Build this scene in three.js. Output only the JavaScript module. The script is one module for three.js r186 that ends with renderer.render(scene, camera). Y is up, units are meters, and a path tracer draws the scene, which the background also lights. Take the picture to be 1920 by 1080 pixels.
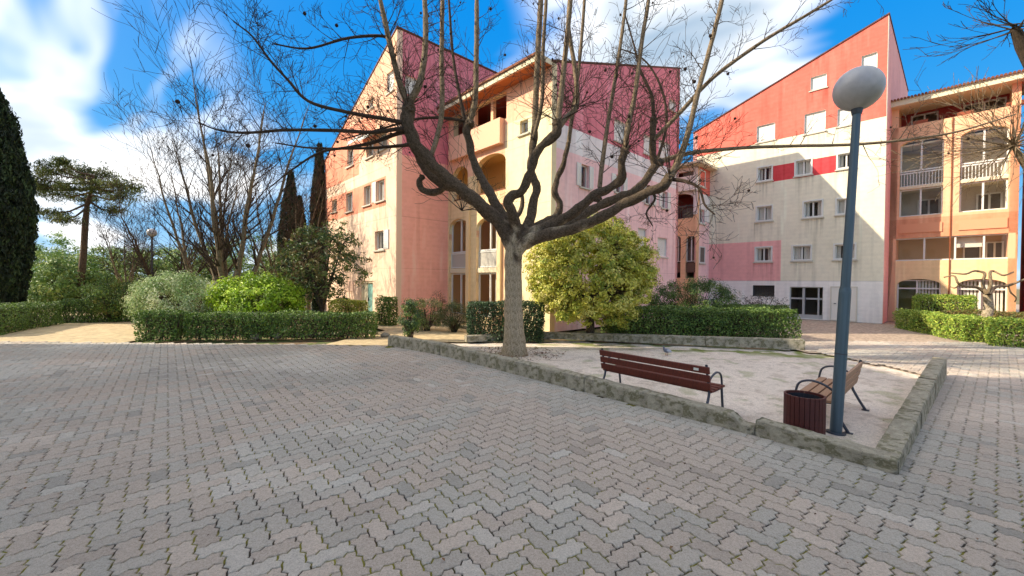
import * as THREE from 'three';
import { mergeGeometries } from 'three/addons/utils/BufferGeometryUtils.js';

// ---------------------------------------------------------------- camera, sky, sun, exposure
const scene = new THREE.Scene();
const EYE = 2.1, FOCAL = 770;                       // metres; pixels of the 1920 x 1080 photograph
const camera = new THREE.PerspectiveCamera(2 * Math.atan(540 / FOCAL) * 180 / Math.PI, 16 / 9, 0.1, 1500);
camera.position.set(0, EYE, 0);
camera.rotation.order = 'YXZ';
camera.rotation.set(-0.0145, 0, 0.009);
camera.updateMatrixWorld(true);
scene.add(camera);
const renderer = new THREE.WebGLRenderer({ antialias: true });
renderer.toneMapping = THREE.LinearToneMapping;
renderer.toneMappingExposure = 3.55;
renderer.shadowMap.enabled = true;
const SUN_TRAVEL = new THREE.Vector3(7, -4.6, -0.35).normalize();   // the way the light goes
const sun = new THREE.DirectionalLight(new THREE.Color(1.0, 0.88, 0.68), 2.0);
sun.position.copy(SUN_TRAVEL).multiplyScalar(-90);
sun.castShadow = true;
Object.assign(sun.shadow.camera, { left: -60, right: 60, top: 60, bottom: -60, near: 1, far: 220 });
sun.shadow.mapSize.set(4096, 4096);
scene.add(sun); scene.add(sun.target);

// ---------------------------------------------------------------- random numbers and noise
function seeded(a) { return () => { a |= 0; a = a + 0x6D2B79F5 | 0; let t = Math.imul(a ^ a >>> 15, 1 | a); t = t + Math.imul(t ^ t >>> 7, 61 | t) ^ t; return ((t ^ t >>> 14) >>> 0) / 4294967296; }; }
const hash2 = (x, y, s) => { let h = Math.imul(x, 374761393) + Math.imul(y, 668265263) + Math.imul(s, 974711); h = Math.imul(h ^ h >>> 13, 1274126177); return ((h ^ h >>> 16) >>> 0) / 4294967296; };
function vnoise(x, y, s = 0, wrap = 0) {
  const xi = Math.floor(x), yi = Math.floor(y), fx = x - xi, fy = y - yi;
  const u = fx * fx * (3 - 2 * fx), v = fy * fy * (3 - 2 * fy);
  const w = k => wrap ? ((k % wrap) + wrap) % wrap : k;
  const a = hash2(w(xi), w(yi), s), b = hash2(w(xi + 1), w(yi), s), c = hash2(w(xi), w(yi + 1), s), d = hash2(w(xi + 1), w(yi + 1), s);
  return a + (b - a) * u + (c - a) * v + (a - b - c + d) * u * v;
}
function fbm(x, y, oct = 4, s = 0, wrap = 0) { let a = 0, k = 0.5, t = 0; for (let i = 0; i < oct; i++) { a += k * vnoise(x, y, s + i * 17, wrap); t += k; x *= 2; y *= 2; wrap *= 2; k *= 0.5; } return a / t; }
const clamp = (x, a = 0, b = 1) => Math.min(b, Math.max(a, x));
const smooth = (a, b, x) => { const t = clamp((x - a) / (b - a)); return t * t * (3 - 2 * t); };
const lerp = (a, b, t) => a + (b - a) * t;

// ---------------------------------------------------------------- the sky: blue air, broken cloud, brighter round the sun
{
  const W = 1536, H = 768, data = new Float32Array(W * H * 4), sunDir = SUN_TRAVEL.clone().negate();
  const n3 = (x, y, z) => fbm(x + z * 0.37, y - z * 0.21, 5, 5);
  for (let j = 0; j < H; j++) {
    const el = ((j + 0.5) / H - 0.5) * Math.PI, cy = Math.cos(el), y = Math.sin(el);
    for (let i = 0; i < W; i++) {
      const az = ((i + 0.5) / W - 0.5) * 2 * Math.PI, x = Math.cos(az) * cy, z = Math.sin(az) * cy, o = (j * W + i) * 4;
      if (y < 0) { data[o] = 0.2; data[o + 1] = 0.19; data[o + 2] = 0.17; data[o + 3] = 1; continue; }
      const up = Math.max(y, 0), haze = Math.exp(-up * 5.2);
      let r = lerp(0.0001, 0.2, Math.pow(haze, 1.7)), g = lerp(0.074, 0.255, haze), b = lerp(0.245, 0.325, haze);
      const cs = x * sunDir.x + y * sunDir.y + z * sunDir.z, glow = Math.pow(Math.max(cs, 0), 7) * 0.2 + Math.pow(Math.max(cs, 0), 60) * 1.4;
      // cloud sheet seen in perspective, drawn out along one wind direction
      const k = 1 / (up + 0.16), px = x * k, pz = z * k;
      const a = px * 0.82 + pz * 0.57, c = -px * 0.57 + pz * 0.82;
      const warp = (fbm(a * 1.1, c * 1.1, 3, 71) - 0.5) * 1.1;
      let den = n3(a * 0.95 + warp + 3.7, c * 2.1 + warp * 1.2 + 8.3, 0);
      const broad = fbm(a * 0.5 + 11.3, c * 0.5 + 4.1, 3, 33);
      den = den * 0.72 + broad * 0.5;
      // where the photograph shows the banks: behind the crown to the right of centre, and low down on the left; the same cover goes on all round
      const th = Math.atan2(x, -z), wrapd = (p, q) => { let d = p - q; d -= Math.round(d / (2 * Math.PI)) * 2 * Math.PI; return d; };
      const bank = (t, e, st, se) => Math.exp(-(((wrapd(th, t)) / st) ** 2) - (((el - e) / se) ** 2));
      let cover = 0.09 * bank(0.34, 0.56, 0.22, 0.20) - 0.12 * bank(0.5, 0.3, 0.2, 0.14) - 0.30 * bank(-0.27, 0.58, 0.36, 0.34) - 0.26 * bank(0.84, 0.5, 0.26, 0.4) + 0.03 * bank(-0.85, 0.12, 0.5, 0.14) - 0.15 * bank(-0.8, 0.52, 0.42, 0.24);
      const m = smooth(0.55, 0.71, den + cover), thick = smooth(0.60, 0.80, den + cover);
      const lit = 0.9 + 0.12 * Math.max(0, cs), shade = lerp(1.12, 0.28, smooth(0.36, 0.66, fbm(a * 1.7 + 5, c * 2.6 + 2, 5, 91)) * (0.35 + 0.65 * thick));
      const sh0 = lerp(shade, 1, haze * 0.75); const cr = 0.45 * lit * sh0, cg = 0.45 * lit * lerp(1, sh0, 0.84), cb = 0.45 * lit * lerp(1, sh0, 0.66);
      const wisp = smooth(0.46, 0.74, fbm(a * 1.6 + warp * 0.6 + 2, c * 5.2 + warp, 5, 201)) * 0.62 * smooth(0.40, 0.56, broad + 0.03 + cover * 1.5); const mm = Math.max(m, wisp) * smooth(-0.02, 0.08, y);
      r = lerp(r, cr, mm) + glow; g = lerp(g, cg, mm) + glow * 0.93; b = lerp(b, cb, mm) + glow * 0.82;
      data[o] = r; data[o + 1] = g; data[o + 2] = b; data[o + 3] = 1;
    }
  }
  const sky = new THREE.DataTexture(data, W, H, THREE.RGBAFormat, THREE.FloatType);
  sky.mapping = THREE.EquirectangularReflectionMapping; sky.magFilter = sky.minFilter = THREE.LinearFilter; sky.needsUpdate = true;
  scene.background = sky; scene.environment = sky;
}

// ---------------------------------------------------------------- places: (x to the right, d forward); pixels to places
const V3 = (x, y, d) => new THREE.Vector3(x, y, -d);
function ray(px, py) { return new THREE.Vector3((px - 960) / FOCAL, -(py - 540) / FOCAL, -1).applyQuaternion(camera.quaternion).normalize(); }
function G(px, py, y = 0) { const r = ray(px, py), t = (y - EYE) / r.y; return { x: r.x * t, d: -r.z * t }; }            // a pixel on level ground
function atDepth(px, py, d) { const r = ray(px, py), t = -d / r.z; return new THREE.Vector3(r.x * t, EYE + r.y * t, -d); }
const UX = Math.sin(47.2 * Math.PI / 180), UD = Math.cos(47.2 * Math.PI / 180);   // the two directions of the estate's plan
const uDir = { x: UX, d: UD }, vDir = { x: -UD, d: UX }, wDir = { x: UD, d: -UX };
const go = (p, dir, t) => ({ x: p.x + dir.x * t, d: p.d + dir.d * t });

// ---------------------------------------------------------------- naming and parts
const taken = new Map();
function numbered(n) { const k = taken.get(n) || 0; taken.set(n, k + 1); return k ? `${n}_${String(k).padStart(3, '0')}` : n; }
function shadows(o) { o.castShadow = o.receiveShadow = true; return o; }
function thing(name, label, category, pos = new THREE.Vector3(), group) {
  const g = new THREE.Group(); g.name = numbered(name); g.position.copy(pos); g.userData = { label, category };
  if (group) g.userData.group = group;
  scene.add(g); return g;
}
function part(name, geometry, material, parent, label) {
  const m = shadows(new THREE.Mesh(geometry, material)); m.name = name;
  if (label) m.userData.label = label;
  parent.add(m); return m;
}
function solo(name, label, category, geometry, material, pos, group) {
  const m = shadows(new THREE.Mesh(geometry, material)); m.name = numbered(name); m.userData = { label, category };
  if (group) m.userData.group = group;
  if (pos) m.position.copy(pos);
  scene.add(m); return m;
}
function structure(name, geometry, material, label) { const m = shadows(new THREE.Mesh(geometry, material)); m.name = name; m.userData = { kind: 'structure', label, category: name.split('_').pop() }; scene.add(m); return m; }
const bx = (x0, x1, y0, y1, z0, z1) => new THREE.BoxGeometry(Math.abs(x1 - x0), Math.abs(y1 - y0), Math.abs(z1 - z0)).translate((x0 + x1) / 2, (y0 + y1) / 2, (z0 + z1) / 2);
const join = list => list.length === 1 ? list[0] : mergeGeometries(list.map(g => g.index ? g.toNonIndexed() : g));

// ---------------------------------------------------------------- textures and materials
function texture(w, h, fn, { srgb = true, repeat = true } = {}) {
  const d = new Uint8Array(w * h * 4);
  for (let j = 0; j < h; j++) for (let i = 0; i < w; i++) { const c = fn(i, j), o = (j * w + i) * 4; d[o] = clamp(c[0], 0, 255); d[o + 1] = clamp(c[1], 0, 255); d[o + 2] = clamp(c[2], 0, 255); d[o + 3] = 255; }
  const t = new THREE.DataTexture(d, w, h, THREE.RGBAFormat);
  t.magFilter = THREE.LinearFilter; t.minFilter = THREE.LinearMipmapLinearFilter; t.generateMipmaps = true;
  t.wrapS = t.wrapT = repeat ? THREE.RepeatWrapping : THREE.ClampToEdgeWrapping;
  if (srgb) t.colorSpace = THREE.SRGBColorSpace;
  t.needsUpdate = true; return t;
}
const scaled = (t, sx, sy = sx) => { const c = t.clone(); c.repeat.set(sx, sy); c.needsUpdate = true; return c; };
const speckle = texture(512, 512, (i, j) => { const f = fbm(i / 16, j / 16, 4, 3, 32), s = hash2(i, j, 9), p = hash2(i >> 1, j >> 1, 19); const v = 240 + (f - 0.5) * 60 + (s - 0.5) * 60 + (p > 0.93 ? 34 : p < 0.08 ? -84 : 0); return [v, v * 0.99, v * 0.975]; });
const grainBump = texture(512, 512, (i, j) => { const v = 128 + (fbm(i / 12, j / 12, 5, 43, 0) - 0.5) * 160 + (hash2(i, j, 4) - 0.5) * 70; return [v, v, v]; }, { srgb: false });
const mottle = texture(512, 512, (i, j) => { const f = fbm(i / 32, j / 32, 5, 23, 16), l = fbm(i / 8, j / 8, 3, 53, 64), v = 205 + (f - 0.5) * 120 + (hash2(i, j, 2) - 0.5) * 24; const li = smooth(0.62, 0.72, l); return [lerp(v, 150, li * 0.6), lerp(v * 0.98, 146, li * 0.6), lerp(v * 0.94, 112, li * 0.6)]; });
const std = (color, o = {}) => new THREE.MeshStandardMaterial({ color, roughness: 0.85, ...o });
const M = {
  white: std('#dcdad2', { roughness: 0.5 }), whiteShutter: std('#e2dfd6', { roughness: 0.6 }), sill: std('#c9c2b2'), dark: std('#1c1a1a'),
  alu: std('#b9bab8', { roughness: 0.4, metalness: 0.3 }), greyMetal: std('#4a4f56', { roughness: 0.5, metalness: 0.5 }),
  glass: new THREE.MeshPhysicalMaterial({ color: '#ffffff', transmission: 1, thickness: 0, roughness: 0.03, ior: 1.5 }),
  doorGlass: new THREE.MeshPhysicalMaterial({ color: '#7fb0a8', transmission: 0.5, thickness: 0, roughness: 0.35, ior: 1.5 }),
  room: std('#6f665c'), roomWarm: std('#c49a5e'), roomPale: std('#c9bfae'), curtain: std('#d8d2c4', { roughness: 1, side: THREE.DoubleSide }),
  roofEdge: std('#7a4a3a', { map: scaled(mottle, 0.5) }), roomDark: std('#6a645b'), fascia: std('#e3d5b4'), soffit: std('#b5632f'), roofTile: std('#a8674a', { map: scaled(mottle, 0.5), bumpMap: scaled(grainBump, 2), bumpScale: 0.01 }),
};
// ---------------------------------------------------------------- facades: a wall plane with its own axes (s to the right, y up, o outwards)
class Facade {
  constructor(p, dir, base) {
    this.o = V3(p.x, 0, p.d); this.S = new THREE.Vector3(dir.x, 0, -dir.d); this.N = new THREE.Vector3(dir.d, 0, dir.x);
    this.q = new THREE.Quaternion().setFromRotationMatrix(new THREE.Matrix4().makeBasis(this.S, new THREE.Vector3(0, 1, 0), this.N));
    this.base = base || new THREE.Vector3();
  }
  at(px, py, off = 0) {                                       // where a pixel's ray meets the wall
    const r = ray(px, py), p0 = this.o.clone().addScaledVector(this.N, off), t = p0.clone().sub(camera.position).dot(this.N) / r.dot(this.N);
    const h = camera.position.clone().addScaledVector(r, t).sub(this.o);
    return [h.dot(this.S), h.y];
  }
  s(px, py = 400, off = 0) { return this.at(px, py, off)[0]; }
  rect(x0, y0, x1, y1) {                                      // pixel corners of an upright opening -> s0, s1, y0, y1
    const a = this.at(x0, (y0 + y1) / 2)[0], b = this.at(x1, (y0 + y1) / 2)[0], xm = (x0 + x1) / 2;
    return { s0: a, s1: b, y0: this.at(xm, y1)[1], y1: this.at(xm, y0)[1] };
  }
  put(mesh) { mesh.position.copy(this.o).sub(this.base); mesh.quaternion.copy(this.q); return mesh; }
  part(name, geo, mat, parent, label) { return this.put(part(name, geo, mat, parent, label)); }
}
const inside = (poly, x, y) => { let r = false; for (let i = 0, j = poly.length - 1; i < poly.length; j = i++) { const [xi, yi] = poly[i], [xj, yj] = poly[j]; if ((yi > y) !== (yj > y) && x < (xj - xi) * (y - yi) / (yj - yi) + xi) r = !r; } return r; };
// painted render: colour fields with rain streaks, patches and fine ribbing
function paintedWall(s0, s1, y1, base, fields, seed, joints = [], dirt = 1, sills = []) {
  const W = s1 - s0, res = Math.min(64, 1000 / Math.max(W, y1)), w = Math.ceil(W * res), h = Math.ceil(y1 * res);
  const cols = fields.map(f => new THREE.Color(f.c)), b0 = new THREE.Color(base);
  const toS = c => { const k = c.clone().convertLinearToSRGB(); return [k.r * 255, k.g * 255, k.b * 255]; };
  const srgb = cols.map(toS), b1 = toS(b0);
  const t = texture(w, h, (i, j) => {
    const s = s0 + (i + 0.5) / res, y = (j + 0.5) / res;
    let c = b1; fields.forEach((f, k) => { if (inside(f.p, s, y)) c = srgb[k]; });
    const patch = (fbm(s * 0.5 + seed, y * 0.45, 4, seed) - 0.5) * 20 * dirt, fine = (hash2(i, j, seed) - 0.5) * 7 + (fbm(s * 6, y * 6, 3, seed + 3) - 0.5) * 14;
    const streak = -Math.max(0, fbm(s * 4.2, y * 0.22 + 9, 4, seed + 8) - 0.56) * 70 * dirt, pale = Math.max(0, fbm(s * 3 + 4, y * 0.35, 4, seed + 21) - 0.62) * 80 * dirt;
    let v = patch + fine + streak; const rib = (Math.floor(y / 0.12) & 1) ? -2.4 : 0;
    for (const q of joints) if (Math.abs(y - q) < 0.022) v -= 18;
    for (const q of sills) { const below = q.y0 - 0.1 - y; if (below > 0 && below < 1.3 && s > q.s0 - 0.16 && s < q.s1 + 0.16) v -= Math.max(0, fbm(s * 11, y * 0.5, 3, seed + 40) - 0.44) * 95 * (1 - below / 1.3); }
    v += rib; return [c[0] + v + pale * 0.6, c[1] + v * 0.95 + pale, c[2] + v * 0.9 + pale];
  }, { repeat: false });
  t.repeat.set(1 / W, 1 / y1); t.offset.set(-s0 / W, 0);
  return new THREE.MeshStandardMaterial({ map: t, roughness: 0.92, bumpMap: scaled(grainBump, 0.8), bumpScale: 0.004 });
}
function wallShape(outline, holes) {
  const sh = new THREE.Shape(outline.map(p => new THREE.Vector2(p[0], p[1])));
  for (const h of holes) {
    const p = new THREE.Path();
    if (h.arch) { const r = h.arch, w = (h.s1 - h.s0) / 2, m = (h.s0 + h.s1) / 2, n = 12; p.moveTo(h.s0, h.y0); p.lineTo(h.s1, h.y0); p.lineTo(h.s1, h.y1 - r); for (let k = 1; k < n; k++) { const a = Math.PI * k / n; p.lineTo(m + w * Math.cos(a), h.y1 - r + r * Math.sin(a)); } p.lineTo(h.s0, h.y1 - r); p.closePath(); }
    else { p.moveTo(h.s0, h.y0); p.lineTo(h.s1, h.y0); p.lineTo(h.s1, h.y1); p.lineTo(h.s0, h.y1); p.closePath(); }
    sh.holes.push(p);
  }
  return sh;
}
const wallGeo = (outline, holes = [], depth = 0.3) => new THREE.ExtrudeGeometry(wallShape(outline, holes), { depth, bevelEnabled: false }).translate(0, 0, -depth);
function roomBehind(f, b, h, z = -0.9, mat = M.room, front = -0.3) {   // the space behind an opening: five sides
  const { s0, s1, y0, y1 } = h, t = 0.04;
  return f.part('interior', join([bx(s0 - t, s1 + t, y0 - t, y1 + t, z - t, z), bx(s0 - 0.09, s0 - t, y0 - t, y1 + t, z, front - 0.003), bx(s1 + t, s1 + 0.09, y0 - t, y1 + t, z, front - 0.003), bx(s0 - t, s1 + t, y1 + t, y1 + 0.09, z, front - 0.003), bx(s0 - t, s1 + t, y0 - 0.09, y0 - t, z, front - 0.003)]), mat, b);
}
function frameGeo(s0, s1, y0, y1, z0, z1, w, bars = []) {
  const g = [bx(s0, s0 + w, y0, y1, z0, z1), bx(s1 - w, s1, y0, y1, z0, z1), bx(s0 + w, s1 - w, y0, y0 + w, z0, z1), bx(s0 + w, s1 - w, y1 - w, y1, z0, z1)];
  for (const m of bars) g.push(bx(m - w * 0.55, m + w * 0.55, y0 + w, y1 - w, z0 - 0.004, z1 + 0.004));
  return join(g);
}
// a casement window: frame with mullion, two panes, sill, curtain, room; options give shutters
function casement(f, b, h, { shutters = 0, curtain = 1, surround = 1, rng = Math.random, leaves = 2 } = {}) {
  const { s0, s1, y0, y1 } = h, mid = (s0 + s1) / 2, fw = Math.min(0.07, (s1 - s0) * 0.09);
  const w = f.part('window', frameGeo(s0, s1, y0, y1, -0.2, -0.13, fw, leaves === 2 ? [mid] : []), M.white, b);
  const panes = leaves === 2 ? [[s0 + fw, mid - fw * 0.55], [mid + fw * 0.55, s1 - fw]] : [[s0 + fw, s1 - fw]];
  for (const [a, c] of panes) { const p = part('pane', new THREE.PlaneGeometry(c - a, y1 - y0 - 2 * fw).translate((a + c) / 2, (y0 + y1) / 2, -0.165), M.glass, w); p.castShadow = false; }
  if (surround) part('surround', frameGeo(s0 - 0.07, s1 + 0.07, y0 - 0.02, y1 + 0.07, 0.002, 0.035, 0.075), M.white, w);
  part('sill', bx(s0 - 0.12, s1 + 0.12, y0 - 0.10, y0 - 0.03, -0.12, 0.09), M.sill, w);
  if (curtain) { const parts = [], cw = (s1 - s0) * (curtain === 2 ? 0.34 : 0.2), n = 7; for (const [a, sg] of [[s0 + fw, 1], [s1 - fw, -1]]) for (let k = 0; k < n; k++) { const x = a + sg * cw * k / n, x2 = a + sg * cw * (k + 1) / n; parts.push(bx(x, x2, y0 + 0.05, y1 - 0.05, -0.28 + (k & 1) * 0.03, -0.265 + (k & 1) * 0.03)); } part('curtain', join(parts), M.curtain, w); }
  if (shutters) { const sw = (s1 - s0) * 0.5; for (const sd of shutters === 2 ? [-1, 1] : [shutters]) { const a = sd < 0 ? s0 - 0.02 - sw : s1 + 0.02, g = [bx(a, a + sw, y0, y1, 0.012, 0.03), bx(a, a + 0.05, y0, y1, 0.03, 0.05), bx(a + sw - 0.05, a + sw, y0, y1, 0.03, 0.05)]; for (let y = y0 + 0.06; y < y1 - 0.08; y += 0.11) g.push(bx(a + 0.05, a + sw - 0.05, y, y + 0.07, 0.03, 0.044)); part('shutter', join(g), M.whiteShutter, w); } }
  roomBehind(f, b, h, -1.1, M.room);
  return w;
}
// a window closed by its white roller shutter
function closedShutter(f, b, h) {
  const { s0, s1, y0, y1 } = h, g = [];
  const w = f.part('window', frameGeo(s0, s1, y0, y1, -0.16, -0.08, 0.05), M.white, b);
  for (let y = y0 + 0.05; y < y1 - 0.06; y += 0.06) g.push(bx(s0 + 0.05, s1 - 0.05, y, y + 0.054, -0.14, -0.118));
  part('roller_shutter', join(g), M.whiteShutter, w); part('sill', bx(s0 - 0.08, s1 + 0.08, y0 - 0.09, y0 - 0.03, -0.08, 0.06), M.sill, w);
  roomBehind(f, b, h, -0.6, M.roomDark);
}
function railing(f, name, s0, s1, y0, y1, z, b, mat, gap = 0.11) {
  const g = [bx(s0, s1, y1 - 0.07, y1, z - 0.03, z + 0.03), bx(s0, s1, y0, y0 + 0.05, z - 0.025, z + 0.025)];
  const r = f.part(name, g[0], mat, b); part('bottom_rail', g[1], mat, r);
  for (let s = s0 + gap / 2; s < s1; s += gap) part('baluster', bx(s - 0.016, s + 0.016, y0 + 0.05, y1 - 0.07, z - 0.012, z + 0.012), mat, r);
  return r;
}
function plainWall(b, base, p, q, hp, hq, mat) {                // an outer wall the camera does not face
  const L = Math.hypot(q.x - p.x, q.d - p.d), f = new Facade(p, { x: (q.x - p.x) / L, d: (q.d - p.d) / L }, base);
  f.part('wall', wallGeo([[0, 0], [L, 0], [L, hq], [0, hp]]), mat, b);
}
function roofSlab(b, base, corners, over, mat, thick = 0.16) {       // four corners {x,d,h} in order; a slab with an overhang
  const cx = corners.reduce((a, c) => a + c.x, 0) / 4, cd = corners.reduce((a, c) => a + c.d, 0) / 4;
  const e = corners.map(c => { const l = Math.hypot(c.x - cx, c.d - cd); return V3(c.x + (c.x - cx) / l * over, c.h, c.d + (c.d - cd) / l * over).sub(base); });
  const lo = e.map(v => v.clone().add(new THREE.Vector3(0, 0.012, 0))), hi = e.map(v => v.clone().add(new THREE.Vector3(0, thick, 0))), pos = [], uv = [];
  const quad = (a, c, d, g) => { for (const v of [a, c, d, a, d, g]) { pos.push(v.x, v.y, v.z); uv.push(v.x, v.z); } };
  quad(hi[0], hi[1], hi[2], hi[3]); quad(lo[3], lo[2], lo[1], lo[0]);
  for (let i = 0; i < 4; i++) { const k = (i + 1) % 4; quad(lo[i], lo[k], hi[k], hi[i]); }
  const g = new THREE.BufferGeometry(); g.setAttribute('position', new THREE.Float32BufferAttribute(pos, 3)); g.setAttribute('uv', new THREE.Float32BufferAttribute(uv, 2)); g.computeVertexNormals();
  return part('roof', g, mat, b);
}
// ---------------------------------------------------------------- the buildings
const rngB = seeded(77);
const PAINT = { cream: '#ece2c8', creamPale: '#f3ece2', greige: '#f2e6e0', coral: '#e2705f', coralDeep: '#d4464a', salmon: '#ee9a7a', peach: '#f2ba98', pink: '#f4b2aa', pinkPale: '#fccfca', maroon: '#e2848c', rose: '#fdb49f', ochre: '#f4d3a0', orange: '#f0bd94', terracotta: '#e2a07a', redSide: '#b8433f' };
const CL = G(742, 605), RC = G(1654, 607);
const lf = new Facade(CL, wDir), lr = new Facade(CL, uDir);
const C1 = go(CL, uDir, lr.s(840, 420));                       // the inner corner where the first block meets the loggias
const lm0 = new Facade(C1, wDir), LMlen = lm0.s(1033, 400), A = go(C1, wDir, LMlen);
const mf0 = new Facade(A, uDir), MFlen = mf0.s(1272, 350), B = go(A, uDir, MFlen);
const rf0 = new Facade(RC, wDir);
{ // ---- first block: salmon and cream gable end, pink side
  const base = V3(CL.x, 0, CL.d), b = thing('apartment_block', 'salmon and cream apartment block with a steep sloping roofline and narrow gable windows', 'apartment block', base);
  const f = new Facade(CL, wDir, base), g = new Facade(CL, uDir, base);
  const sL = f.s(609, 400), hP = f.at(745, 52)[1], hL = f.at(610, 303)[1], uL = 8.2;
  const wins = [[622.5, 374, 631.5, 397], [649, 361, 661, 396], [682, 348, 695, 384], [706, 337, 721, 376], [651, 279, 662.5, 311], [687, 262, 700, 294], [711, 249, 725, 279], [690, 184, 700, 203], [703, 433, 720, 468]].map(r => f.rect(...r));
  const big = f.rect(725, 134, 738, 172), door = f.rect(676, 527, 699, 583), vent = f.rect(650, 527, 664, 546); door.y0 = 0.02;
  const yAt = (px, py) => f.at(px, py)[1], y1 = yAt(742, 262), y2 = yAt(742, 322), y3 = yAt(742, 380);
  const mat = paintedWall(sL, 0, hP, '#f4cfb2', [
    { c: PAINT.peach, p: [[sL, y1], [0, y1], [0, hP], [sL, hP]] }, { c: PAINT.salmon, p: [[sL, y1 - 0.9], [-4.6, y1 - 0.9], [-4.6, y1 + 0.7], [-2.4, y1 + 0.7], [-2.4, y1 + 2.2], [-6, y1 + 2.2], [-6, hP], [sL, hP]] },
    { c: PAINT.salmon, p: [[sL, y3], [-1.15, y3], [-1.15, y2], [sL, y2]] }], 3, [2.75, 5.4, 8.1, 10.8], 1, wins);
  f.part('wall', wallGeo([[sL, 0], [0, 0], [0, hP], [sL, hL]], [...wins, big, door]), mat, b);
  wins.forEach((h, i) => casement(f, b, h, { shutters: i === 3 ? -1 : i === 8 ? 1 : 0, surround: 0, curtain: i % 3 ? 1 : 2, leaves: 1 }));
  closedShutter(f, b, big);
  for (const [x0, ya, x1, yb] of [[679, 254, 699, 270], [700, 247, 720, 264]]) { const h = f.rect(x0, ya, x1, yb); const s = new THREE.Shape([new THREE.Vector2(0, h.y1), new THREE.Vector2(0.85, h.y0 + 0.05), new THREE.Vector2(0.85, h.y0 - 0.12), new THREE.Vector2(0.83, h.y0 + 0.02), new THREE.Vector2(0, h.y1 - 0.03)]); f.part('awning', new THREE.ExtrudeGeometry(s, { depth: h.s1 - h.s0, bevelEnabled: false }).rotateY(-Math.PI / 2).translate(h.s1, 0, 0.01), M.whiteShutter, b); }
  const d = f.part('door', frameGeo(door.s0, door.s1, door.y0, door.y1, -0.2, -0.06, 0.12), M.fascia, b);
  part('glass_panel', bx(door.s0 + 0.45 * (door.s1 - door.s0), door.s1 - 0.14, 0.05, door.y1 - 0.14, -0.15, -0.13), std('#8fbdb2', { roughness: 0.25 }), d);
  part('side_panel', bx(door.s0 + 0.12, door.s0 + 0.44 * (door.s1 - door.s0), 0.05, door.y1 - 0.14, -0.16, -0.12), M.fascia, d);
  part('handle', bx(door.s0 + 0.5 * (door.s1 - door.s0), door.s0 + 0.53 * (door.s1 - door.s0), 0.95, 1.15, -0.12, -0.08), M.greyMetal, d);
  roomBehind(f, b, door, -0.8, M.roomDark);
  f.part('vent_panel', bx(vent.s0, vent.s1, vent.y0, vent.y1, 0.003, 0.03), std('#e0b9a0'), b);
  const win = g.rect(760, 144, 783, 176), ySplit = g.at(744, 287)[1];
  const matU = paintedWall(0, uL, hP, PAINT.rose, [{ c: PAINT.maroon, p: [[0, ySplit], [uL, ySplit], [uL, hP + 1], [0, hP + 1]] }], 5, [2.75, 5.4, 8.1, 10.8, 13.2]);
  g.part('wall', wallGeo([[0.3, 0], [uL, 0], [uL, hP], [0.3, hP]], [win]), matU, b); closedShutter(g, b, win);
  const P = { p: go(CL, vDir, -sL), q: go(go(CL, vDir, -sL), uDir, uL), r: go(CL, uDir, uL) };
  plainWall(b, base, P.q, P.p, hL, hL, std(PAINT.peach)); plainWall(b, base, P.r, P.q, hP, hL, std(PAINT.peach));
  roofSlab(b, base, [{ ...CL, h: hP }, { ...P.r, h: hP }, { ...P.q, h: hL }, { ...P.p, h: hL }], 0.06, M.roofEdge, 0.09);
}
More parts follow.
